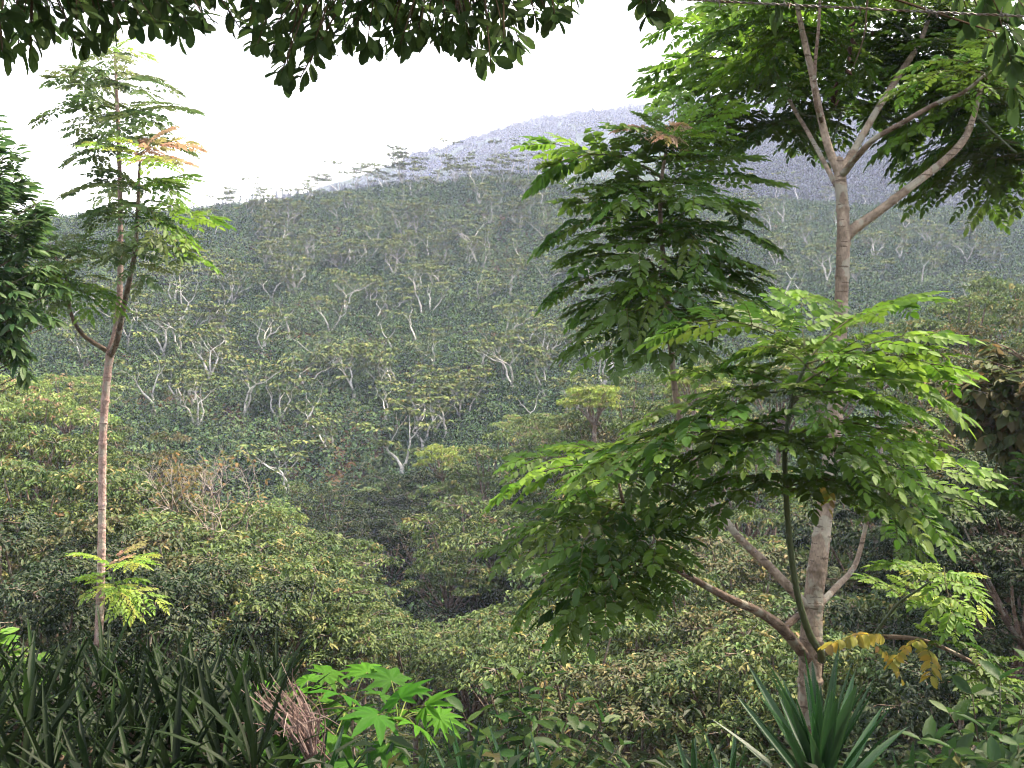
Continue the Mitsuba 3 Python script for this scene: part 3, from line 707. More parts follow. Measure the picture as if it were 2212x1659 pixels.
def whorl(owner, c, n, L, el, pal, rng, az0=None, jitter=0.35, away=False):
    az0 = rng.uniform(0, 6.28) if az0 is None else az0
    for k in range(n):
        a = az0 + k * 2 * np.pi / n + rng.uniform(-jitter, jitter)
        if away and math.sin(a) < -0.3:
            a = -a
        e = math.radians(el + rng.uniform(-12, 12))
        p = pal if isinstance(pal, str) else pal[int(rng.integers(len(pal)))]
        b = np.asarray(c) + rng.normal(size=3) * [0.01, 0.01, 0.05]
        frond(owner, b, b + L * rng.uniform(0.82, 1.12) * np.array([math.cos(a) * math.cos(e), math.sin(a) * math.cos(e), math.sin(e)]), p, rng)


def limb(owner, name, pts, px, bsdf, nodes=0.0, sides=9, label=None, rooted=False):
    """A limb through (x, y, depth) points with radii given in view units."""
    p = np.array([P(*q) for q in pts])
    r = np.array(px, float) / FOCAL * np.array([q[2] for q in pts])
    if rooted:
        q = p[0].copy()
        q[2] = float(H(q[0], q[1])) - 0.25
        if q[2] < p[0][2] - 0.1:
            p, r = np.vstack([q, p]), np.concatenate([[r[0] * 1.12], r])
    p, r = smooth_path(p, r, n=8)
    if nodes:
        s = np.concatenate([[0], np.cumsum(np.linalg.norm(np.diff(p, axis=0), axis=1))])
        t = np.arange(0, s[-1], 0.022)
        p = np.stack([np.interp(t, s, p[:, k]) for k in range(3)], 1)
        r = np.interp(t, s, r)
        ring = np.abs(((t / nodes + 0.17 * np.sin(t * 2.3)) % 1.0) - 0.5) * nodes
        r = r * (1 + 0.17 * np.exp(-(ring / 0.016) ** 2) + 0.025 * np.sin(t * 9))
    part(owner, name, mikit.ply(tube(p, r, sides), bsdf, smooth=True), label=label)


# ---- the tall forked tree on the right
rng = np.random.default_rng(202)
R_ = thing('feathery_tree', 'tall forked feathery-leaved tree with tan trunk on the right, beside the barbed wire', 'tree')
limb(R_, 'trunk', [(1752, 1640, 9.6), (1750, 1450, 9.6), (1757, 1300, 9.7), (1772, 1180, 9.8), (1785, 1080, 9.9), (1803, 900, 10.0), (1815, 700, 10.1), (1822, 500, 10.2), (1815, 385, 10.3), (1812, 340, 10.3)],
     [29, 26, 22, 20, 18, 16.5, 15.5, 14, 12.5, 9], 'bark_tan', nodes=0.34, sides=12, rooted=True)
limb(R_, 'limb', [(1815, 380, 10.3), (1790, 320, 10.3), (1770, 240, 10.3), (1752, 150, 10.3), (1738, 90, 10.3), (1722, 10, 10.2), (1715, -60, 10.2)], [10, 9, 8, 7.5, 7, 5, 4], 'bark_tan')
limb(R_, 'limb', [(1775, 262, 10.25), (1762, 220, 10.1), (1760, 150, 10.0), (1768, 60, 9.9), (1772, -30, 9.8)], [5, 4.5, 4, 3.5, 3], 'bark_brown')
limb(R_, 'limb', [(1815, 372, 10.3), (1850, 315, 10.5), (1890, 245, 10.7), (1940, 165, 10.9), (1985, 95, 11.0), (2010, 30, 11.1)], [9, 8, 7.5, 7, 6, 4], 'bark_tan')
limb(R_, 'limb', [(1822, 375, 10.25), (1850, 340, 10.0), (1890, 300, 9.8), (1950, 265, 9.6), (2020, 225, 9.4), (2080, 200, 9.3), (2130, 160, 9.2)], [8, 7, 6, 5.5, 5, 4, 3], 'bark_brown')
limb(R_, 'limb', [(1822, 515, 10.2), (1850, 490, 10.25), (1900, 455, 10.3), (1965, 405, 10.4), (2030, 355, 10.5), (2080, 305, 10.6), (2105, 245, 10.7), (2120, 180, 10.8)], [14, 11.5, 10, 9, 8.5, 8, 6, 5], 'bark_tan', nodes=0.5)
limb(R_, 'limb', [(1805, 400, 10.35), (1780, 350, 10.8), (1745, 285, 11.2), (1715, 235, 11.5), (1690, 180, 11.7)], [5.5, 5, 4.5, 4, 3], 'bark_tan')
# lower shoots
limb(R_, 'limb', [(1775, 1425, 9.4), (1772, 1408, 9.2), (1750, 1372, 9.0), (1724, 1290, 8.7), (1707, 1180, 8.4), (1697, 1050, 8.1), (1697, 950, 7.9), (1715, 850, 7.8), (1745, 780, 7.7)],
     [9, 8, 8, 7, 6.5, 6, 5.5, 5, 3], 'bark_green')
limb(R_, 'limb', [(1745, 1425, 9.55), (1690, 1358, 9.4), (1640, 1322, 9.3), (1580, 1295, 9.1), (1500, 1252, 8.9), (1425, 1205, 8.7), (1375, 1150, 8.6), (1345, 1080, 8.5), (1332, 1015, 8.5)],
     [12, 12, 10, 9, 7, 6, 5, 4, 3], 'bark_brown')
limb(R_, 'limb', [(1690, 1360, 9.4), (1725, 1330, 9.7), (1752, 1312, 9.75)], [8, 8, 8], 'bark_brown')
limb(R_, 'limb', [(1752, 1320, 9.65), (1715, 1280, 9.7), (1660, 1222, 9.8), (1610, 1175, 9.9), (1572, 1130, 10.0), (1512, 1030, 10.2), (1468, 900, 10.4), (1452, 780, 10.4), (1442, 640, 10.4), (1428, 500, 10.4), (1428, 400, 10.4), (1440, 320, 10.4)],
     [10, 10, 9.5, 8.5, 8, 7.5, 7, 6.5, 6, 5, 4.5, 3.5], 'bark_tan')
limb(R_, 'limb', [(1772, 1305, 9.8), (1810, 1265, 10.2), (1845, 1225, 10.5), (1865, 1160, 10.7), (1878, 1090, 10.8)], [8, 7, 6, 5, 4], 'bark_tan')
limb(R_, 'limb', [(1765, 1420, 9.45), (1800, 1402, 9.3), (1850, 1380, 9.2), (1920, 1376, 9.0), (2000, 1385, 8.8), (2100, 1430, 8.5), (2200, 1490, 8.2)], [7, 7, 6.5, 5.5, 4.5, 4, 3], 'bark_brown')
limb(R_, 'limb', [(1885, 1377, 9.1), (1915, 1335, 9.0), (1945, 1300, 8.9), (1990, 1270, 8.8), (2030, 1240, 8.7)], [4, 3.5, 3, 2.5, 2], 'bark_green')

FR = [  # crown in front: (base) -> (tip), palette; the lighter green paints the sunlit right side
    ((1745, 785, 7.7), [(2050, 712, 7.6, 'fresh'), (1455, 690, 7.5, 'green'), (1735, 628, 8.3, 'fresh'), (1965, 640, 8.2, 'fresh'), (1600, 660, 8.2, 'green'), (1600, 750, 7.3, 'green'), (1860, 770, 7.3, 'fresh'), (2050, 790, 7.8, 'fresh')]),
    ((1715, 850, 7.8), [(2000, 775, 8.6, 'fresh'), (1995, 880, 7.8, 'fresh'), (1500, 800, 7.4, 'green'), (1385, 905, 8.0, 'green'), (1950, 870, 7.4, 'fresh'), (1550, 870, 7.3, 'green'), (1780, 900, 7.3, 'green'), (2010, 830, 8.6, 'fresh')]),
    ((1697, 950, 7.9), [(1290, 985, 7.5, 'green'), (1400, 950, 7.2, 'green'), (1975, 955, 7.6, 'fresh'), (1980, 1020, 7.5, 'fresh'), (1480, 1000, 7.3, 'green'), (1890, 990, 7.3, 'green'), (1600, 980, 7.3, 'green'), (1790, 1000, 7.5, 'green'), (1980, 950, 8.3, 'fresh'), (1560, 930, 8.8, 'fresh')]),
    ((1697, 1050, 8.1), [(1430, 1100, 7.6, 'green'), (1540, 1100, 7.5, 'green'), (1890, 1075, 7.5, 'green'), (2020, 1100, 7.6, 'green'), (1860, 1070, 8.7, 'green'), (1500, 1060, 8.7, 'green'), (1960, 1130, 8.6, 'green')]),
    ((1878, 1095, 10.8), [(2080, 1080, 10.5, 'green'), (2060, 1160, 10.2, 'green'), (1960, 1010, 11.2, 'green'), (1980, 1190, 10.2, 'green'), (2110, 1000, 11.2, 'fresh')]),
    ((1332, 1020, 8.5), [(1085, 1050, 8.1, 'fresh'), (1110, 990, 8.7, 'fresh'), (1215, 960, 9.2, 'fresh'), (1490, 1000, 8.9, 'fresh'), (1250, 1060, 7.8, 'fresh'), (1420, 1050, 7.7, 'green'), (1360, 960, 9.3, 'green')]),
    ((1350, 1105, 8.55), [(1088, 1185, 8.3, 'green'), (1170, 1130, 8.0, 'green'), (1240, 1190, 7.6, 'green'), (1500, 1130, 8.1, 'green'), (1430, 1180, 7.6, 'green'), (1200, 1090, 9.2, 'green')]),
    ((1410, 1190, 8.7), [(1130, 1305, 8.3, 'green'), (1180, 1240, 9.0, 'green'), (1215, 1340, 8.0, 'green'), (1290, 1305, 7.7, 'green'), (1430, 1300, 8.3, 'green'), (1345, 1280, 7.8, 'green'), (1240, 1290, 8.5, 'green')]),
    ((1440, 325, 10.4), [(1585, 225, 10.2, 'fresh'), (1455, 200, 10.8, 'fresh'), (1560, 275, 9.8, 'fresh'), (1395, 245, 10.0, 'green'), (1340, 300, 10.6, 'green'), (1348, 268, 10.0, 'copper'), (1475, 262, 9.9, 'copper'), (1440, 290, 9.7, 'copper')]),
    ((1428, 400, 10.4), [(1168, 298, 10.3, 'fresh'), (1182, 345, 9.9, 'green'), (1660, 385, 10.5, 'green'), (1600, 330, 10.9, 'green'), (1510, 430, 9.5, 'green'), (1330, 430, 9.6, 'green'), (1300, 330, 11.1, 'green')]),
    ((1428, 490, 10.4), [(1188, 500, 10.2, 'green'), (1240, 430, 10.9, 'green'), (1662, 520, 10.4, 'green'), (1600, 450, 11.0, 'green'), (1370, 560, 9.5, 'green'), (1530, 560, 9.6, 'green'), (1260, 510, 9.7, 'green')]),
    ((1438, 585, 10.4), [(1195, 625, 10.3, 'green'), (1648, 610, 10.4, 'green'), (1240, 560, 10.9, 'green'), (1560, 660, 9.6, 'green'), (1340, 680, 9.6, 'green'), (1600, 560, 10.9, 'green'), (1440, 680, 9.4, 'green')]),
    ((1448, 670, 10.4), [(1232, 745, 10.2, 'green'), (1300, 760, 9.7, 'green'), (1410, 765, 9.5, 'green'), (1510, 750, 9.6, 'green'), (1620, 690, 10.3, 'green'), (1280, 690, 10.9, 'green')]),
    ((2030, 1242, 8.7), [(2128, 1318, 8.3, 'lime'), (2100, 1235, 8.9, 'lime'), (2060, 1340, 8.1, 'fresh'), (1900, 1215, 8.7, 'fresh'), (2120, 1275, 8.5, 'fresh')]),
    ((1950, 1300, 8.9), [(2080, 1350, 8.4, 'fresh'), (1860, 1240, 9.0, 'fresh'), (1990, 1215, 9.2, 'lime'), (2040, 1290, 9.3, 'lime')]),
    ((2000, 1385, 8.8), [(2150, 1430, 8.3, 'green'), (2070, 1330, 9.0, 'fresh'), (2010, 1470, 8.3, 'gold'), (1915, 1440, 8.6, 'gold')]),
    ((2110, 1435, 8.5), [(2215, 1530, 8.0, 'green'), (2240, 1430, 8.6, 'green'), (2120, 1520, 8.0, 'green'), (2200, 1480, 8.2, 'fresh')]),
    ((1925, 1352, 8.9), [(1772, 1398, 8.7, 'gold')]), ((1890, 1378, 9.0), [(1955, 1478, 8.8, 'gold')]), ((1780, 1040, 8.6), [(1790, 1110, 8.3, 'gold'), (1800, 1075, 8.8, 'gold')])]
for base, tips in FR:
    for x, y, d, pal in tips:
        frond(R_, P(*base) + rng.normal(size=3) * [0.02, 0.02, 0.04], P(x, y, d), pal, rng, fat={'gold': 0.8, 'copper': 0.62}.get(pal, 1.0))
for c, n, L, el in [((1430, 440, 10.4), 5, 0.85, 2), ((1432, 540, 10.4), 5, 0.9, 0), ((1443, 630, 10.4), 5, 0.85, -6), ((1436, 360, 10.4), 4, 0.75, 16)]:
    whorl(R_, P(*c), n, L, el, ('green', 'fresh'), rng)
# crown overhead, on the upper limbs
for c, n, L, el, pal in [((1720, 10, 10.4), 7, 1.05, 10, ('green', 'fresh')), ((1735, 60, 10.5), 5, 1.0, -8, ('green', 'fresh')), ((1772, -30, 10.0), 6, 0.9, 15, ('green', 'fresh')),
                         ((1690, 180, 11.7), 8, 1.1, 10, ('green', 'green', 'fresh')), ((1700, 90, 12.2), 8, 1.2, 2, ('green', 'fresh')), ((1600, 150, 12.4), 6, 1.1, 0, ('green', 'fresh')),
                         ((1580, 250, 12.2), 6, 1.05, -8, 'green'), ((1620, 60, 12.6), 7, 1.1, 5, 'fresh'),
                         ((1995, 80, 11.3), 7, 1.05, 8, 'green'), ((1960, 130, 11.4), 5, 0.95, -10, ('green', 'fresh')), ((2100, 190, 11.6), 6, 1.0, -8, 'green'),
                         ((2140, 150, 11.0), 7, 1.0, 8, 'green'), ((2120, 215, 11.2), 7, 1.05, -14, ('green', 'fresh')), ((2150, 290, 11.2), 6, 1.0, -22, ('green', 'fresh')), 
                         ((2195, 330, 11.0), 8, 1.0, -14, 'green'), ((2230, 120, 10.6), 7, 1.1, 6, 'green'), ((2100, 40, 10.9), 7, 1.1, 0, 'green'), ((1890, 10, 11.6), 5, 0.7, 20, ('green', 'fresh')),
                         ((1820, 235, 12.6), 6, 0.9, -5, 'green'), ((1760, 250, 12.4), 6, 0.95, -12, 'green'), ]:
    whorl(R_, P(*c), n, L, el, pal, rng, away=True)
for c, n, L, el, pal in [((2118, 185, 10.7), 6, 0.85, 0, ('green', 'fresh')), ((2130, 160, 9.2), 6, 0.8, 6, 'green'), ((2008, 35, 11.05), 6, 0.85, 8, 'green'), ((1722, 10, 10.2), 5, 0.8, 12, 'fresh'), ((1690, 180, 11.7), 5, 0.85, -6, ('green', 'fresh'))]:
    whorl(R_, P(*c), n, L, el, pal, rng)
for a_, b_ in [((1690, 180, 11.7), (1600, 150, 12.4)), ((1690, 185, 11.7), (1580, 250, 12.2)), ((1700, 90, 12.2), (1620, 60, 12.6)), ((1715, 235, 11.5), (1760, 250, 12.4)), ((1780, 350, 10.8), (1820, 235, 12.6)), ((2080, 200, 9.3), (2100, 190, 11.6))]:
    limb(R_, 'limb', [a_, tuple((np.array(a_) + b_) / 2 + [0, 6, 0]), b_], [3, 2.5, 2], 'bark_green')
limb(R_, 'limb', [(2105, 245, 10.7), (2150, 290, 10.8), (2195, 330, 10.9)], [4, 3, 2], 'bark_green')
limb(R_, 'limb', [(2120, 180, 10.8), (2170, 220, 11.0), (2200, 250, 11.2)], [4, 3, 2], 'bark_green')
limb(R_, 'limb', [(2130, 160, 9.2), (2180, 140, 9.8), (2230, 120, 10.6)], [4, 3, 2], 'bark_green')
limb(R_, 'limb', [(2010, 30, 11.1), (2060, 40, 10.8), (2100, 40, 10.6)], [4, 3, 2], 'bark_green')
limb(R_, 'limb', [(1985, 95, 11.0), (1930, 50, 11.3), (1890, 10, 11.6)], [4, 3, 2], 'bark_green')
limb(R_, 'limb', [(1690, 180, 11.7), (1695, 130, 12.0), (1700, 90, 12.2)], [4, 3, 2], 'bark_green')

# ---- the slender tree on the left
L_ = thing('feathery_tree', 'slender feathery-leaved tree with ringed pinkish trunk standing behind the spiky thicket', 'tree')
limb(L_, 'trunk', [(206, 1560, 15), (212, 1400, 15), (217, 1280, 15), (220, 1150, 15), (222, 950, 15), (230, 830, 15), (238, 765, 15), (250, 715, 15.05), (258, 640, 15.1), (260, 560, 15.2), (259, 400, 15.3), (254, 250, 15.4), (248, 110, 15.5)],
     [10.5, 9.5, 9, 8.5, 8.5, 8.5, 9.5, 7, 6.5, 6, 5, 4, 2.5], 'bark_pink', nodes=0.30, sides=10, rooted=True)
limb(L_, 'limb', [(238, 768, 14.95), (253, 735, 14.9), (268, 660, 14.8), (283, 590, 14.7), (292, 540, 14.6), (298, 440, 14.5), (302, 350, 14.4)], [7.5, 6.5, 6, 5.5, 5, 4, 2.5], 'bark_brown')
limb(L_, 'limb', [(236, 760, 15), (205, 742, 14.9), (178, 722, 14.8), (158, 690, 14.7), (148, 650, 14.6), (142, 600, 14.5), (120, 555, 14.6)], [6, 5, 4.5, 4, 3.5, 2.5, 2], 'bark_brown')
SG = ('sage', 'sage', 'fresh')
FL = [((248, 115, 15.5), [(150, 150, 15.2, 'sage'), (335, 115, 15.3, 'lime'), (295, 75, 15.6, 'lime'), (190, 95, 15.6, 'lime'), (240, 150, 14.5, 'sage'), (240, 60, 15.3, 'lime')]),
      ((252, 180, 15.4), [(95, 165, 15.3, 'sage'), (395, 190, 15.2, 'sage'), (200, 205, 14.4, 'sage'), (320, 200, 14.5, 'sage'), (160, 180, 16.3, 'sage'), (330, 165, 16.4, 'sage')]),
      ((254, 245, 15.4), [(62, 250, 15.2, 'sage'), (430, 232, 15.3, 'sage'), (150, 285, 14.6, 'sage'), (340, 265, 14.5, 'sage'), (170, 230, 16.4, 'sage'), (360, 225, 16.4, 'sage'), (255, 290, 14.2, 'sage')]),
      ((257, 310, 15.3), [(130, 350, 15, 'sage'), (420, 320, 15.3, 'sage'), (170, 300, 14.6, 'sage'), (190, 340, 14.3, 'sage'), (340, 300, 16.3, 'sage')]),
      ((302, 350, 14.4), [(430, 300, 14.2, 'copper'), (370, 265, 14.5, 'copper'), (400, 340, 13.8, 'copper'), (180, 300, 14.3, 'lime'), (330, 290, 15.2, 'copper'), (250, 290, 13.9, 'lime'), (350, 350, 13.4, 'lime')]),
      ((300, 405, 14.45), [(430, 372, 14.3, 'fresh'), (135, 412, 14.6, 'sage'), (200, 430, 13.8, 'sage'), (400, 440, 13.9, 'fresh'), (390, 400, 15.3, 'sage'), (220, 390, 15.4, 'sage')]),
      ((296, 470, 14.5), [(495, 465, 14.5, 'fresh'), (430, 530, 14.0, 'fresh'), (175, 490, 14.5, 'sage'), (250, 540, 13.6, 'sage'), (390, 440, 15.5, 'sage'), (200, 455, 15.4, 'sage'), (350, 520, 13.4, 'sage')]),
      ((292, 535, 14.6), [(472, 565, 14.4, 'fresh'), (400, 560, 13.8, 'sage'), (190, 570, 14.4, 'sage'), (310, 610, 13.6, 'sage'), (420, 520, 15.5, 'sage'), (230, 560, 13.8, 'sage'), (150, 540, 15.1, 'sage')]),
      ((143, 610, 14.5), [(20, 560, 14.5, 'copper'), (40, 640, 14.2, 'sage'), (95, 530, 14.9, 'sage'), (255, 640, 14.3, 'fresh'), (230, 595, 14.8, 'sage'), (275, 672, 14.2, 'fresh'), (30, 700, 14.0, 'sage'), (150, 560, 13.6, 'sage'), (120, 660, 13.6, 'sage'), (200, 680, 13.9, 'fresh'), (-20, 620, 14.2, 'sage'), (60, 590, 13.6, 'sage'), (80, 700, 13.8, 'fresh')]),
      ((120, 560, 14.6), [(10, 520, 14.4, 'sage'), (40, 470, 15, 'sage'), (220, 540, 14.2, 'sage'), (100, 620, 13.6, 'fresh'), (180, 500, 15.2, 'sage'), (30, 600, 13.9, 'sage')])]
rng = np.random.default_rng(303)
for base, tips in FL:
    for x, y, d, pal in tips:
        b_ = P(*base) + rng.normal(size=3) * [0.02, 0.02, 0.05]
        frond(L_, b_, b_ + 0.9 * (P(x, y, d) - b_), pal, rng, fat=0.85)

# ---- the yellow-green sapling at its foot
S_ = thing('feathery_sapling', 'yellow-green sapling with pinkish new leaves beside the slender left trunk', 'sapling')
limb(S_, 'trunk', [(236, 1480, 14.6), (234, 1400, 14.6), (238, 1320, 14.6), (243, 1260, 14.6), (246, 1225, 14.6)], [3, 3, 2.6, 2.2, 1.6], 'bark_green', rooted=True)
for base, tips in [((246, 1228, 14.6), [(165, 1192, 14.6, 'lime'), (330, 1195, 14.8, 'lime'), (290, 1175, 15.2, 'copper'), (300, 1215, 14.0, 'lime')]),
                   ((242, 1265, 14.6), [(352, 1298, 14.5, 'lime'), (292, 1322, 14.2, 'lime'), (175, 1290, 14.5, 'lime'), (262, 1318, 14.0, 'lime'), (180, 1245, 15, 'fresh'), (310, 1250, 15, 'fresh')])]:
    for x, y, d, pal in tips:
        frond(S_, P(*base), P(x, y, d), pal, rng, fat=0.85)

# ---------------------------------------------------------------- spiky rosettes along the terrace edge
BLADE = [[0.010, 0.016, 0.008], [0.013, 0.023, 0.009], [0.024, 0.042, 0.012]]
DRYB = [[0.035, 0.028, 0.022], [0.06, 0.05, 0.042]]


def blade_mesh(rng, W, bend, fold, col, edge=None):
    """One sword-shaped leaf of unit length along +x: a folded strip that tapers to a sharp point and arches down."""
    t = np.array([0, .12, .3, .5, .7, .86, .95, 1.0])
    w = W * np.array([.62, .75, .95, 1.0, .82, .48, .22, 0.02])
    z = -bend * t ** 2.2
    tw = rng.uniform(-0.35, 0.35) * t
    rows = []
    for i in range(len(t)):
        for sgn in (-1, -0.5, 0, 0.5, 1):
            y, h = sgn * w[i] / 2, fold * w[i] * abs(sgn) * 0.5
            rows.append([t[i], y * math.cos(tw[i]) - h * math.sin(tw[i]), z[i] + h * math.cos(tw[i]) + y * math.sin(tw[i])])
    c = np.tile(np.asarray(col, float), (len(rows), 1))
    if edge is not None:
        c = c.reshape(len(t), 5, 3)
        c[:, [0, 4]] = edge
        c = c.reshape(-1, 3)
    mb = MB()
    mb.add(rows, grid_faces(len(t), 5), c)
    return mb


rng = np.random.default_rng(404)
BLADES = [kit('blade', blade_mesh(rng, rng.uniform(0.056, 0.078), b, 0.55, tints(rng, 1, BLADE, [2, 3, 1.5])[0]).ply('blade', smooth=True)) for b in (0.02, 0.08, 0.16, 0.28, 0.06, 0.42, 0.12)]
WIDE = [kit('blade', blade_mesh(rng, rng.uniform(0.075, 0.10), b, 0.5, c, np.array(c) * [1.7, 1.6, 1.3]).ply('blade_wide', smooth=True)) for b, c in ((0.01, [0.014, 0.048, 0.014]), (0.04, [0.010, 0.032, 0.011]), (0.08, [0.018, 0.046, 0.018]), (0.02, [0.012, 0.038, 0.012]))]
DRYBL = [kit('blade', blade_mesh(rng, 0.06, b, 0.9, tints(rng, 1, DRYB, [1, 1])[0]).ply('blade', smooth=True)) for b in (0.45, 0.7, 0.3)]


STEM = kit('stem', mikit.ply(tube([[0, 0, 0], [0.5, 0, 0], [1.0, 0, 0]], [0.035, 0.03, 0.015], 7), 'bark_brown', smooth=True))


def rosette(key, c, n, L, rng, kit, low=-0.25, high=1.0, dry=0, stem=0.8, lean=(0, 0)):
    c = np.asarray(c)
    ax = np.array([lean[0], lean[1], stem + 0.04])
    part(key, 'stem', STEM, mat(basis(ax, (0, 1, 0)) @ np.diag([np.linalg.norm(ax), 1, 1]), c - [lean[0], lean[1], stem]))
    for k in range(n + dry):
        u = (k + 0.5) / n
        a = k * 2.39996 + rng.uniform(-0.3, 0.3)
        if k < n:
            el = low + (high - low) * u ** 0.8 + rng.uniform(-0.12, 0.12)
            b = c + [0, 0, -0.16 + 0.18 * u]
            el *= 1.35
            ln, sh = L * rng.uniform(0.72, 1.1) * (1 - 0.15 * abs(u - 0.5)), kit[int(rng.integers(len(kit)))]
        else:
            el, b, ln, sh = rng.uniform(-1.2, -0.35), c + [0, 0, -0.2 - 0.3 * rng.random()], L * rng.uniform(0.6, 1.0), DRYBL[int(rng.integers(3))]
        d = np.array([math.cos(a) * math.cos(el) + lean[0], math.sin(a) * math.cos(el) + lean[1], math.sin(el)])
        up = unit([-math.cos(a) * math.sin(el), -math.sin(a) * math.sin(el), math.cos(el) + 1e-3])
        r = rng.uniform(-0.4, 0.4)
        R = basis(d, up) @ np.array([[1, 0, 0], [0, math.cos(r), -math.sin(r)], [0, math.sin(r), math.cos(r)]])
        part(key, 'leaf', sh, mat(R, b, ln), 'dry drooping blade' if k >= n else None)


PLACE = ['at the very left', 'at the left', 'left of the ringed trunk', 'under the ringed trunk', 'just right of the ringed trunk', 'in the middle', 'right of the middle', 'near its right end', 'beside the dry stalks']
ROWS = [('back row of the thicket', 6.3, 1515, [-70, -20, 30, 75, 120, 170, 220, 265, 310, 355, 400, 445, 490, 535, 575, 612]), ('middle row of the thicket', 5.4, 1590, [-80, -10, 55, 120, 180, 240, 300, 360, 420, 480, 540, 595]), ('front row of the thicket', 4.5, 1700, [-60, 30, 120, 210, 300, 390, 480, 560, 630])]
for row, d, y0, xs in ROWS:
    for i, x in enumerate(xs):
        key = thing('spiky_plant', f'dark sword-leaved rosette, {row}, {PLACE[int(i * 8.99 / len(xs))]}', 'plant', 'sword-leaved plants of the thicket')
        c = P(x + rng.uniform(-18, 18), y0 + rng.uniform(-30, 30), d + rng.uniform(-0.25, 0.25))
        rosette(key, c, 30, rng.uniform(0.40, 0.56), rng, BLADES, low=-0.35, high=0.98, dry=14 if d < 6 else 5, stem=max(0.3, c[2] - float(H(c[0], c[1])) + 0.1), lean=(rng.uniform(-.15, .15), rng.uniform(-.1, .1)))

key = thing('sword_leaved_plant', 'large stiff bluish-green sword-leaved rosette in front of the tan trunk', 'plant')
c = P(1775, 1690, 4.6)
rosette(key, c, 44, 0.58, rng, WIDE, low=0.42, high=1.02, stem=c[2] - float(H(c[0], c[1])) + 0.1)
for x, y, d, n, L, lab in [(1500, 1745, 5.0, 16, 0.36, 'small sword-leaved plant showing its tips left of the large rosette'), (1575, 1740, 5.2, 16, 0.38, 'small sword-leaved plant showing its tips beside the large rosette'),
                           (690, 1735, 4.9, 18, 0.42, 'small sword-leaved plant at the bottom edge below the dry stalks'), (800, 1745, 5.0, 16, 0.40, 'small sword-leaved plant at the bottom edge below the lobed leaves'),
                           (905, 1750, 5.1, 14, 0.36, 'small sword-leaved plant at the bottom edge right of the lobed leaves'), (1010, 1735, 5.0, 18, 0.40, 'small sword-leaved plant at the bottom edge left of centre'),
                           (1110, 1745, 5.1, 16, 0.38, 'small sword-leaved plant at the bottom edge in the centre'), (1185, 1750, 5.2, 16, 0.38, 'small sword-leaved plant at the bottom edge right of centre'),
                           (1960, 1760, 5.4, 16, 0.40, 'small sword-leaved plant at the bottom edge right of the large rosette')]:
    key = thing('spiky_plant', lab, 'plant', 'small sword-leaved plants along the bottom edge')
    c = P(x, y, d)
    rosette(key, c, n, L, rng, WIDE, low=0.15, high=1.0, stem=max(0.2, c[2] - float(H(c[0], c[1])) + 0.1))

# ---------------------------------------------------------------- bundle of dry stalks
rng = np.random.default_rng(55)
key = thing('dry_stalk_bundle', 'leaning bundle of dry pinkish-brown stalks at the right end of the thicket', 'dry stalks')
STALK = []
for c in ([0.17, 0.115, 0.105], [0.12, 0.08, 0.07], [0.22, 0.165, 0.15], [0.15, 0.105, 0.095]):
    mb = MB()
    pth, rad = smooth_path([[0, 0, 0], [0.5, rng.uniform(-.04, .04), rng.uniform(-.04, .04)], [1, 0, 0]], [0.0028, 0.0025, 0.0014], n=4)
    mb.add(*tube(pth, rad, 4), c)
    STALK.append(kit('stalk', mb.ply('twig')))
for k in range(80):
    a = P(692 + rng.normal() * 12, 1655 + rng.normal() * 18, 4.35 + rng.normal() * 0.05)
    b = P(612 + rng.normal() * 38, 1510 + rng.normal() * 30, 4.45 + rng.normal() * 0.14)
    if k % 4 == 0:
        a, b = P(650 + rng.normal() * 40, 1570 + rng.normal() * 40, 4.4 + rng.normal() * 0.1), P(620 + rng.normal() * 60, 1540 + rng.normal() * 50, 4.4 + rng.normal() * 0.15)
    a = a + (b - a) * rng.uniform(0, 0.35)
    w = rng.uniform(0.7, 1.4)
    part(key, 'stalk', STALK[int(rng.integers(4))], mat(basis(b - a) @ np.diag([np.linalg.norm(b - a), w, w]), a))

# ---------------------------------------------------------------- shrub with big lobed leaves
rng = np.random.default_rng(66)


def lobed_leaf(rng, lobes=7):
    """A hand-shaped leaf of about unit span: lobes fan from the stalk joint at the origin, the middle one along +x."""
    mb = MB()
    cols = tints(rng, 1, [[0.060, 0.155, 0.016], [0.075, 0.18, 0.020], [0.045, 0.13, 0.016]], [2, 2, 1], 0.1)[0]
    angs = np.radians(np.linspace(-128, 128, lobes))
    lens = 0.56 * (1 - 0.42 * (np.abs(angs) / angs.max()) ** 1.6)
    pts, sp = [], np.diff(angs)[0] / 2
    for i, a in enumerate(angs):
        L = lens[i]
        if i == 0:
            pts.append((a - sp * 1.1, 0.12))
        pts += [(a - sp * 0.55, L * 0.62), (a - sp * 0.30, L * 0.80), (a, L), (a + sp * 0.30, L * 0.80), (a + sp * 0.55, L * 0.62)]
        pts.append((a + sp, 0.25 if i < lobes - 1 else 0.12))
    pts = np.array(pts)
    ring = np.stack([np.cos(pts[:, 0]) * pts[:, 1], np.sin(pts[:, 0]) * pts[:, 1]], 1)
    k = len(ring)
    inner = ring * 0.5
    z = lambda q, amp: -0.42 * (q ** 2).sum(1) + amp
    crease = 0.035 * np.cos((pts[:, 0] - angs[0]) / (2 * sp) * 2 * np.pi) * pts[:, 1] * 2
    v = np.vstack([[[0, 0, 0]], np.column_stack([inner, z(inner, -crease * 0.5)]), np.column_stack([ring, z(ring, -crease)])])
    f = []
    for i in range(k - 1):
        f += [[0, 1 + i, 2 + i], [1 + i, 1 + k + i, 2 + k + i], [1 + i, 2 + k + i, 2 + i]]
    mb.add(v, f, cols)
    return mb


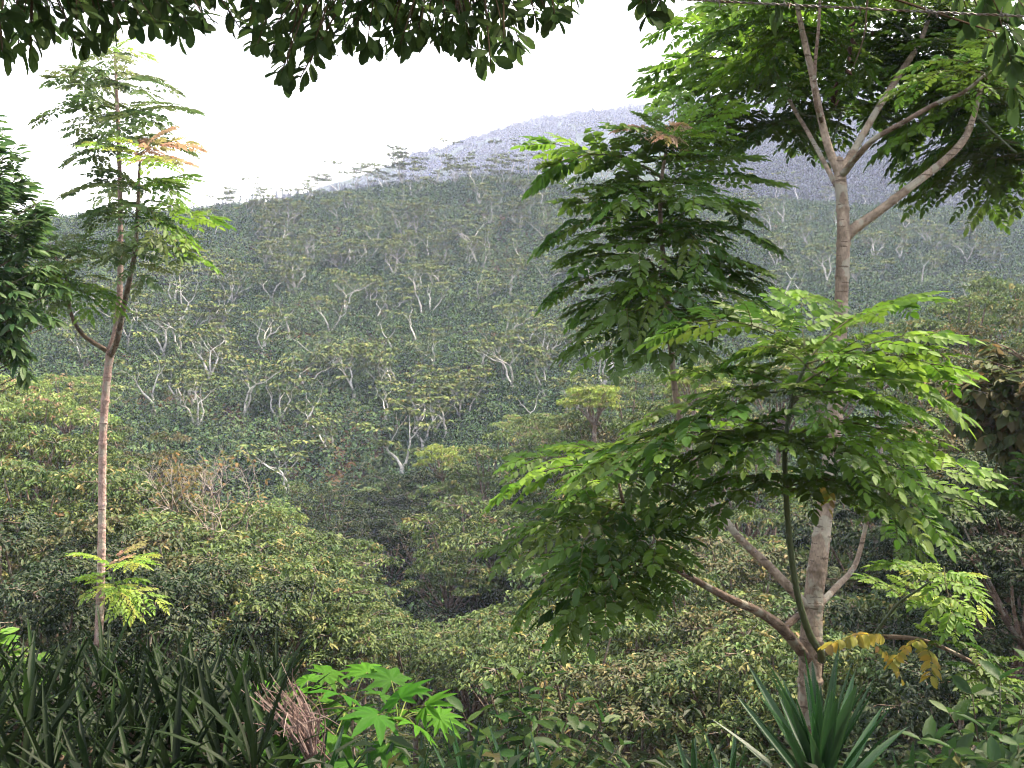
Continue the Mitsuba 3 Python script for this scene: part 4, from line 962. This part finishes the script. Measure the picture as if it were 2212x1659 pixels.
LOBED = [kit('lobed', lobed_leaf(rng, n).ply('leaf_soft', smooth=True)) for n in (7, 7, 9, 7)]
key = thing('lobed_leaf_shrub', 'bright green shrub with large hand-shaped lobed leaves right of the dry stalks', 'shrub')
foot = P(760, 1800, 5.7)
foot[2] = float(H(foot[0], foot[1])) - 0.05
heads = [P(760, 1530, 5.6), P(660, 1550, 5.8), P(860, 1560, 5.5)]
for h_ in heads:
    pth, rad = smooth_path([foot, (foot + h_) / 2 + [0.02, 0, 0], h_], [0.012, 0.010, 0.006], n=6)
    part(key, 'stem', mikit.ply(tube(pth, rad, 6), 'bark_pink', smooth=True))
for x, y, d, s in [(580, 1478, 5.9, 0.30), (655, 1488, 5.7, 0.34), (700, 1455, 5.8, 0.30), (735, 1500, 5.5, 0.36), (793, 1452, 5.7, 0.36), (845, 1470, 5.6, 0.34), (865, 1508, 5.4, 0.38), (920, 1525, 5.4, 0.32),
                   (895, 1565, 5.3, 0.34), (950, 1550, 5.5, 0.28), (815, 1545, 5.2, 0.36), (685, 1550, 5.4, 0.34), (625, 1560, 5.6, 0.32), (605, 1610, 5.5, 0.32), (725, 1590, 5.2, 0.34), (835, 1610, 5.2, 0.32),
                   (655, 1640, 5.2, 0.34), (765, 1650, 5.0, 0.34), (555, 1520, 6.0, 0.26), (710, 1520, 6.0, 0.30), (895, 1490, 5.9, 0.26), (615, 1515, 6.0, 0.28), (665, 1470, 6.1, 0.26), (755, 1455, 6.0, 0.28), (820, 1500, 5.8, 0.30), (925, 1545, 5.6, 0.28), (765, 1540, 5.5, 0.30), (645, 1600, 5.4, 0.30), (880, 1535, 5.7, 0.28)]:
    q = P(x, y, d)
    h_ = heads[int(np.argmin([np.linalg.norm(q - h) for h in heads]))]
    o = unit((q - h_) * [1, 1, 0.2] + rng.normal(size=3) * 0.05)
    up = unit(np.array([0.1, -0.45, 1.0]) + rng.normal(size=3) * 0.22)
    lf = part(key, 'leaf', LOBED[int(rng.integers(4))], mat(basis(o, up), q, s * 1.0))
    pth, rad = smooth_path([h_, (h_ + q) / 2 + [0, 0, 0.03], q], [0.0035, 0.003, 0.0022], n=4)
    mb = MB()
    mb.add(*tube(pth, rad, 5), [0.14, 0.17, 0.05])
    part(lf, 'stalk', mb.ply('twig', smooth=True))

# ---------------------------------------------------------------- leafy bushes with single leaves
OVAL = {}


def oval_kit(name, cols, wts, bsdf, rng, n=5, w=0.42, lod=2, fold=0.16, curl=0.22):
    out = []
    for _ in range(n):
        mb = MB()
        leaves(mb, [[0, 0, 0]], [[1, 0, 0]], [[0, 0, 1]], [1.0], [w * rng.uniform(0.9, 1.1)], tints(rng, 1, cols, wts, 0.2), lod, fold * rng.uniform(0.6, 1.4), curl * rng.uniform(0.4, 1.6))
        out.append(kit('oval', mb.ply(bsdf, smooth=True)))
    OVAL[name] = out
    return out


rng = np.random.default_rng(606)
oval_kit('coffee', [[0.022, 0.052, 0.014], [0.032, 0.070, 0.017], [0.052, 0.10, 0.024]], [3, 3, 1], 'leaf_glossy', rng, 6, 0.40)
oval_kit('canopy', [[0.034, 0.062, 0.020], [0.046, 0.082, 0.024], [0.065, 0.11, 0.028]], [3, 3, 0.7], 'leaf_soft', rng, 7, 0.50, lod=3, fold=0.12)


def bush(key, stems, rng, ovals, L, step, leaf_cap, per=2, bsdf='bark_brown', col_stuff=None, rise=-0.1):
    """Branches given as point lists; leaves stand in pairs along them, the ends whorled."""
    count = 0
    for pts in stems:
        p = np.asarray(pts, float)
        pth, rad = smooth_path(p, np.linspace(0.009, 0.003, len(p)), n=6)
        part(key, 'branch', mikit.ply(tube(pth, rad, 5), bsdf, smooth=True))
        s = np.concatenate([[0], np.cumsum(np.linalg.norm(np.diff(pth, axis=0), axis=1))])
        for j, t in enumerate(np.arange(s[-1], 0.12 * s[-1], -step)):
            b = np.array([np.interp(t, s, pth[:, k]) for k in range(3)])
            i = min(np.searchsorted(s, t), len(pth) - 1)
            tn = unit(pth[i] - pth[max(i - 1, 0)])
            a0 = j * 1.57 + rng.uniform(-.3, .3)
            for q in range(per):
                if count >= leaf_cap:
                    return
                a = a0 + q * 2 * np.pi / per
                e1 = unit(np.cross(tn, [0.3, 0.2, 0.9]))
                o = unit((e1 * math.cos(a) + np.cross(tn, e1) * math.sin(a)) + tn * (0.35 if j else 1.0) + [0, 0, rise])
                part(key, 'leaf', ovals[int(rng.integers(len(ovals)))], mat(basis(o, unit([0, 0, 1.0] + 0.4 * rng.normal(size=3))), b, L * rng.uniform(0.7, 1.2)))
                count += 1


key = thing('coffee_bush', 'dark glossy coffee bush at the bottom edge right of the lobed shrub', 'bush')
root = P(1150, 1850, 6.2)
root[2] = float(H(root[0], root[1])) + 0.05
st = []
for x, y, d in [(1000, 1540, 6.0), (1060, 1500, 6.2), (1120, 1470, 6.3), (1180, 1465, 6.3), (1240, 1520, 6.1), (1300, 1560, 6.2), (1340, 1610, 6.2), (1050, 1590, 5.7), (1150, 1560, 5.8), (1220, 1600, 5.7), (980, 1620, 5.9), (1110, 1640, 5.6), (1290, 1640, 5.7), (1190, 1530, 6.7)]:
    tip = P(x, y, d)
    st.append([root + rng.normal(size=3) * 0.05, (root + tip) / 2 + [rng.uniform(-.05, .05), 0, 0.10], tip])
bush(key, st, rng, OVAL['coffee'], 0.145, 0.062, 296, rise=-0.25)
key = thing('broad_leaved_shrub', 'dark broad-leaved shrub in the bottom right corner', 'shrub')
root = P(2160, 1850, 7.4)
root[2] = float(H(root[0], root[1])) + 0.05
st = []
for x, y, d in [(1990, 1600, 7.0), (2050, 1540, 7.2), (2100, 1500, 7.4), (2160, 1470, 7.5), (2210, 1520, 7.2), (2130, 1580, 6.8), (2060, 1620, 6.7), (2200, 1610, 6.7), (2000, 1650, 6.8), (2150, 1650, 6.5), (2230, 1440, 7.6), (2240, 1570, 7.0)]:
    tip = P(x, y, d)
    st.append([root + rng.normal(size=3) * 0.05, (root + tip) / 2 + [rng.uniform(-.05, .05), 0, 0.12], tip])
bush(key, st, rng, OVAL['coffee'], 0.20, 0.085, 290, rise=-0.2)

# ---------------------------------------------------------------- leafy trees at the picture's edges
def cluster_tree(key, c, R, n_tips, per, L, cols, wts, bsdf, rng, lod=1, w=0.36, droop=0.3, ground=None, cap=300):
    """A crown of leaf whorls round an egg-shaped volume; the leaves that show largest are parts of their own."""
    c, R = np.asarray(c), np.asarray(R, float)
    foot = np.array([c[0] + 1.3 * np.sign(c[0]), c[1] + 0.6, 0])
    foot[2] = float(H(foot[0], foot[1])) - 0.3
    wood = MB()
    pth, rad = smooth_path([foot, (foot + c) / 2 + rng.normal(size=3) * 0.1, c + [0, 0, R[2] * 0.6]], np.array([0.07, 0.05, 0.015]) * min(1, R[2] + 0.2), n=6)
    part(key, 'trunk', mikit.ply(tube(pth, rad, 8), 'bark_brown', smooth=True))
    d = unit(rng.normal(size=(n_tips, 3)))
    t = c + d * R * rng.uniform(0.45, 1.0, (n_tips, 1)) ** 0.6 * (0.8 + 0.4 * meshkit.noise(d * 2.2 + 7)[:, None])
    ax = lambda z: np.array([np.interp(z, pth[:, 2], pth[:, k]) for k in range(3)])
    for j in range(n_tips):
        a = ax(t[j, 2] - 0.35 * R[2])
        wood.add(*tube([a, (a + t[j]) / 2 + [0, 0, 0.04], t[j]], [0.014, 0.009, 0.004], 4), [1, 1, 1])
    part(key, 'branches', mikit.ply(wood.get()[:2], 'bark_brown', smooth=True))
    n = n_tips * per
    q = np.repeat(t, per, axis=0)
    u = rng.uniform(0, 1, (n, 1))
    q = q - np.repeat(unit(t - c + [0, 0, 0.2]), per, axis=0) * u * L * 1.6
    a = rng.uniform(0, 6.28, n)
    o = unit(np.repeat(d, per, axis=0) * 0.7 + np.stack([np.cos(a), np.sin(a), -droop * rng.uniform(0, 1.6, n)], 1))
    up = unit(np.array([0, 0, 1.0]) + 0.35 * rng.normal(size=(n, 3)))
    ln = L * rng.uniform(0.65, 1.2, n)
    col = tints(rng, n, cols, wts, 0.25)
    near = np.argsort(np.linalg.norm(q - EYE, axis=1) + 3 * (np.abs(q[:, 0] / q[:, 1]) > 0.47))
    ovals = oval_kit('own', cols, wts, bsdf, rng, 6, w)
    for i in near[:cap]:
        part(key, 'leaf', ovals[int(rng.integers(6))], mat(basis(o[i], up[i]), q[i], ln[i]))
    mb = MB()
    k = near[cap:]
    leaves(mb, q[k], o[k], up[k], ln[k], ln[k] * w, col[k], lod, 0.16, 0.2)
    fk = part(key, 'foliage', mb.ply(bsdf, smooth=True))
    labels[fk] = {'kind': 'stuff'}


rng = np.random.default_rng(707)
key = thing('leafy_tree', 'dense dark shiny-leaved tree cut by the left edge', 'tree')
cluster_tree(key, P(-70, 560, 12), [1.02, 1.0, 1.8], 250, 20, 0.19, [[0.050, 0.10, 0.036], [0.075, 0.135, 0.044], [0.10, 0.165, 0.05]], [3, 3, 1], 'leaf_glossy', rng, w=0.3)
key = thing('leafy_tree', 'bright yellow-green leafy tree low at the left edge behind the thicket', 'tree')
cluster_tree(key, P(-20, 1440, 9), [0.42, 0.4, 0.36], 40, 14, 0.15, [[0.10, 0.20, 0.03], [0.14, 0.25, 0.04]], [1, 1], 'leaf_thin', rng, w=0.45, cap=200)
key = thing('leafy_tree', 'bronze broad-leaved tree at the right edge', 'tree')
cluster_tree(key, P(2235, 880, 13), [0.95, 0.9, 0.8], 150, 16, 0.21, [[0.075, 0.085, 0.035], [0.11, 0.095, 0.045], [0.17, 0.12, 0.05], [0.06, 0.085, 0.03]], [3, 2, 0.7, 2], 'leaf_glossy', rng, w=0.52, droop=0.7)
key = thing('leafy_tree', 'bright green leafy tree at the right edge below the bronze one', 'tree')
cluster_tree(key, P(2250, 1060, 12.5), [0.65, 0.6, 0.40], 80, 14, 0.17, [[0.07, 0.15, 0.02], [0.10, 0.20, 0.03]], [1, 1], 'leaf_thin', rng, w=0.45, cap=250)

# ---------------------------------------------------------------- half-bare pale tree among the left canopy
rng = np.random.default_rng(88)
key = thing('bare_tree', 'half-bare pale tree with fine dry twigs standing in the canopy left of centre', 'tree')
wood, fine, puff = MB(), MB(), MB()


def dry(p, d, r, ln, lev):
    pts, q = [p], p
    for i in range(4):
        d = unit(d + rng.normal(size=3) * 0.2 + [0, 0, 0.06])
        q = q + d * ln / 4
        pts.append(q)
    (wood if lev < 3 else fine).add(*tube(pts, np.linspace(r, r * 0.65, 5), 6 if lev < 2 else 3), [0.25, 0.215, 0.195] if lev >= 3 else [1, 1, 1])
    if lev >= 5:
        if rng.random() < 0.25:
            m = 3
            leaves(puff, np.repeat(q[None], m, 0), rng.normal(size=(m, 3)), unit([0, 0, 1.0] + rng.normal(size=(m, 3)) * .3), rng.uniform(0.10, 0.18, m), 0.08, tints(rng, m, [[0.14, 0.12, 0.04], [0.25, 0.15, 0.06]], [2, 1]), 0)
        return
    for k in range(3 if lev in (0, 2, 3) else 2):
        dry(q, unit(d + rng.normal(size=3) * [0.6, 0.6, 0.35]), r * 0.62, ln * rng.uniform(0.6, 0.85), lev + 1)


foot = P(425, 1190, 27)
for dx in (-0.28, 0.05, 0.32):
    dry(foot + [dx * 0.8, 0, -0.6], unit([dx * 0.4, 0, 1]), 0.036, 0.98, 0)
part(key, 'trunk', mikit.ply(wood.get()[:2], 'bark_tan', smooth=True))
fk = part(key, 'twigs', fine.ply('twig'))
labels[fk] = {'kind': 'stuff'}
part(key, 'foliage', puff.ply('leaf_thin'))

# ---------------------------------------------------------------- the tree whose branches overhang the terrace
rng = np.random.default_rng(909)
O_ = thing('overhanging_tree', 'dark silhouetted broad-leaved branches hanging in along the top edge', 'tree')
edge_x = np.array([-150, 0, 60, 130, 165, 195, 240, 320, 400, 440, 480, 530, 560, 600, 625, 660, 700, 740, 810, 860, 900, 960, 1000, 1060, 1115, 1130, 1150, 1200, 1245, 1262])
edge_y = np.array([150, 150, 150, 100, 135, 120, 95, 88, 105, 110, 62, 95, 135, 190, 212, 185, 120, 108, 145, 128, 96, 122, 142, 165, 160, 120, 72, 74, 45, 10])
base = np.array([-3.2, -1.2, 0.0])
pth, rad = smooth_path([base, [-3.1, -1.1, 1.6], [-2.7, -0.6, 2.9], [-2.3, 0.2, 3.9], [-2.0, 0.9, 4.8]], [0.20, 0.17, 0.15, 0.12, 0.08], n=6)
part(O_, 'trunk', mikit.ply(tube(pth, rad, 12), 'bark_brown', smooth=True))
LIMBS = [[(-2.8, -0.7, 2.7), (-2.2, 0.8, 3.0), (-1.9, 2.4, 3.15), (-1.7, 3.8, 3.12)], [(-2.6, -0.5, 3.1), (-1.2, 1.0, 3.25), (-0.6, 2.6, 3.25), (-0.2, 4.0, 3.12)], [(-2.5, -0.2, 3.4), (-1.0, 1.4, 3.45), (0.1, 2.8, 3.4), (0.5, 4.0, 3.25)],
         [(-2.7, -0.6, 2.9), (-2.9, 0.8, 3.1), (-2.9, 2.4, 3.2), (-2.6, 3.9, 3.15)], [(-2.3, 0.2, 3.9), (-0.6, 0.6, 4.1), (1.2, 1.6, 4.0), (2.3, 2.8, 3.6)], [(-2.3, 0.2, 3.8), (-3.6, 1.2, 4.0), (-4.4, 2.6, 3.8), (-4.6, 3.8, 3.5)],
         [(-2.2, 0.5, 4.2), (-1.6, 2.0, 4.4), (-1.2, 3.4, 4.2), (-1.0, 4.6, 3.8)]]
for l in LIMBS:
    pth, rad = smooth_path(l, [0.07, 0.05, 0.03, 0.012], n=6)
    part(O_, 'limb', mikit.ply(tube(pth, rad, 7), 'bark_brown', smooth=True))
ends = np.array([p for l in LIMBS for p in l[1:]], float)
tw = MB()
items = []


def sprig(tip, n, L, spread=1.0, stem=True):
    """A twig end with a whorl of leaves that point out and down."""
    near = ends[np.argmin(np.linalg.norm(ends - tip, axis=1) + 0.6 * np.maximum(0, tip[2] - ends[:, 2] + 0.1))]
    axis = unit(unit(tip - near) * 0.7 + [rng.uniform(-.4, .4), rng.uniform(-.2, .4), -0.55])
    if stem:
        a = tip - axis * 0.22 + [0, 0, 0.08]
        tw.add(*tube([near, (near + a) / 2 + [0, 0, 0.05], a, tip], [0.010, 0.006, 0.004, 0.002], 4), [0.07, 0.05, 0.035])
    for k in range(n):
        a = k * 2.4 + rng.uniform(-.4, .4)
        e1 = unit(np.cross(axis, [0.1, 1, 0.2]))
        o = unit(axis * rng.uniform(0.4, 1.0) + (e1 * math.cos(a) + np.cross(axis, e1) * math.sin(a)) * 0.75 * spread)
        b = tip - axis * L * 0.85 * rng.random()
        items.append((b, o, unit(np.array([0, -0.3, 0.9]) + 0.5 * rng.normal(size=3)), L * rng.uniform(0.72, 1.2)))


for x in np.arange(-110, 1250, 21.0):
    e = np.interp(x, edge_x, edge_y)
    y = e - 34
    if rng.random() < 0.15:
        e -= rng.uniform(10, 30)
    y = e - 34
    while y > -160:
        d = rng.uniform(3.5, 4.5)
        sprig(P(x + rng.uniform(-16, 16), y + rng.uniform(-14, 8), d), int(rng.integers(5, 9)), 0.078 * d / 4.0)
        y -= rng.uniform(34, 62)
for x, y in [(1385, 20), (1405, 45), (1425, 10), (1375, -20), (1440, -25), (1410, -40), (1350, -40)]:
    sprig(P(x, y, 3.9), 6, 0.09)
for x, y, d in [(2190, 150, 4.4), (2200, 215, 4.5), (2180, 70, 4.3), (2140, 25, 4.3), (2215, 20, 4.2), (2080, -10, 4.4), (2020, -15, 4.5), (2100, 60, 4.5), (2210, 110, 4.4), (2150, 110, 4.6), (1960, -20, 4.6), (1890, -30, 4.5), (1700, -15, 4.4), (1690, 20, 4.3)]:
    sprig(P(x, y, d), 8, 0.105)
inview = lambda q: abs((q[0]) / max(q[1], .1)) < 0.5 and q[1] > 0 and (q[2] - EYE[2]) / max(q[1], .1) < 0.36
order = sorted(range(len(items)), key=lambda i: (not inview(items[i][0]), items[i][0][2] - EYE[2] - 0.25 * items[i][0][1] * 0, i))
order = sorted(range(len(items)), key=lambda i: 10 * (not inview(items[i][0])) + (items[i][0][2] - EYE[2]) / items[i][0][1])
for i in order[:300]:
    b, o, up, L = items[i]
    part(O_, 'leaf', OVAL['canopy'][int(rng.integers(len(OVAL['canopy'])))], mat(basis(o, up), b, L))
mb = MB()
rest = [items[i] for i in order[300:]]
leaves(mb, [r[0] for r in rest], np.array([r[1] for r in rest]), np.array([r[2] for r in rest]), np.array([r[3] for r in rest]), np.array([r[3] for r in rest]) * 0.48, tints(rng, len(rest), [[0.034, 0.062, 0.020], [0.046, 0.082, 0.024], [0.065, 0.11, 0.028]], [3, 3, 0.7]), 3, 0.12, 0.22)
# unseen spread of its crown, above and behind the camera, extended to shade the thicket
n = 34000
q = np.stack([rng.uniform(-7.5, 4.2, n), rng.uniform(-5.0, 5.2, n), rng.uniform(1.9, 5.6, n)], 1)
q = q[(q[:, 2] - EYE[2]) > 0.40 * q[:, 1] + 0.05]
q = q[((q[:, 1] < -0.7) | (q[:, 2] > 3.1)) & ((((q[:, 0] + 1.8) / 5.6) ** 2 + (q[:, 1] / 5.0) ** 2 + ((q[:, 2] - 3.8) / 1.9) ** 2) < 1)]
n = len(q)
a = rng.uniform(0, 6.28, n)
leaves(mb, q, np.stack([np.cos(a), np.sin(a), rng.uniform(-0.9, 0.1, n)], 1), unit(np.array([0, 0, 1.0]) + 0.4 * rng.normal(size=(n, 3))), rng.uniform(0.09, 0.16, n), 0.062, tints(rng, n, [[0.030, 0.058, 0.018], [0.042, 0.078, 0.022], [0.065, 0.11, 0.028]], [3, 3, 0.7]), 1, 0.12, 0.2)
fk = part(O_, 'foliage', mb.ply('leaf_soft', smooth=True))
labels[fk] = {'kind': 'stuff'}
fk = part(O_, 'twigs', tw.ply('twig'))
labels[fk] = {'kind': 'stuff'}

# ---------------------------------------------------------------- dead vine and barbed wire
key = thing('dead_vine', 'thin dead vine with shrivelled brown leaves hanging at the upper right', 'vine')
mb = MB()
pth, rad = smooth_path([P(1880, -60, 6), P(1872, 20, 6), P(1868, 70, 6), P(1855, 115, 6), P(1838, 158, 6)], [0.006, 0.005, 0.0045, 0.0035, 0.002], n=6)
mb.add(*tube(pth, rad, 5), [0.07, 0.05, 0.035])
part(key, 'stem', mb.ply('twig', smooth=True))
mb = MB()
leaves(mb, [[0, 0, 0]], [[1, 0, 0]], [[0, 0, 1]], [1.0], [0.6], [[0.03, 0.02, 0.015]], 2, 0.5, 0.5)
SHRIVEL = kit('shrivel', mb.ply('twig'))
for x, y in [(1838, 60), (1842, 80), (1838, 100), (1832, 120), (1828, 150), (1836, 135), (1846, 45), (1880, 66), (1805, 175), (1812, 195), (1800, 205), (1808, 215)]:
    part(key, 'leaf', SHRIVEL, mat(basis(rng.normal(size=3) * [0.5, 0.5, 0.3] + [0, 0, -1], unit(rng.normal(size=3))), P(x, y, 6), 0.035 + 0.02 * rng.random()))

scene['wire_steel'] = {'type': 'principled', 'base_color': mikit.proc(lambda p, n, uv: mikit.mix([0.16, 0.15, 0.15], [0.12, 0.08, 0.06], mikit.smoothstep(0.45, 0.65, mikit.fbm(p.x * 60, p.y * 60, p.z * 60, 3)))), 'roughness': 0.55, 'metallic': 0.4}
key = thing('barbed_wire', 'twisted barbed wire strung across the upper right', 'wire')
A, B = P(900, -33, 2.6), P(2900, 66, 2.4)
s = np.linspace(0, 1, 900)
line = A + (B - A) * s[:, None] + np.array([0, 0, -0.004]) * (4 * s * (1 - s))[:, None]
w = 2 * np.pi * s * np.linalg.norm(B - A) / 0.035
for ph in (0, np.pi):
    off = np.stack([0 * s, np.cos(w + ph), np.sin(w + ph)], 1) * 0.0017
    part(key, 'strand', mikit.ply(tube(line + off, 0.0016, 5), 'wire_steel', smooth=True))
for k, u in enumerate(np.arange(0.03, 0.98, 0.078)):
    c = line[int(u * 899)]
    t_ = np.linspace(0, 1, 40)
    coil = c + np.stack([(t_ - 0.5) * 0.016, np.cos(t_ * 14) * 0.0046, np.sin(t_ * 14) * 0.0046], 1)
    ends_ = [unit([rng.uniform(-.5, .5), rng.uniform(-.6, .6), sg]) * 0.020 for sg in (1, -1)]
    pts = np.vstack([[coil[0] + ends_[0]], coil, [coil[-1] + ends_[1]]])
    part(key, 'barb', mikit.ply(tube(pts, 0.0013, 5), 'wire_steel', smooth=True))

# ---------------------------------------------------------------- the hazy air over everything
scene['haze'] = {'type': 'cube', 'to_world': T().translate([300, 1230, 290]).scale([2500, 1400, 320]), 'bsdf': {'type': 'null'}, 'interior': {'type': 'ref', 'id': 'air'}}
labels['haze'] = {'label': 'pale bluish haze over the valley', 'kind': 'stuff'}
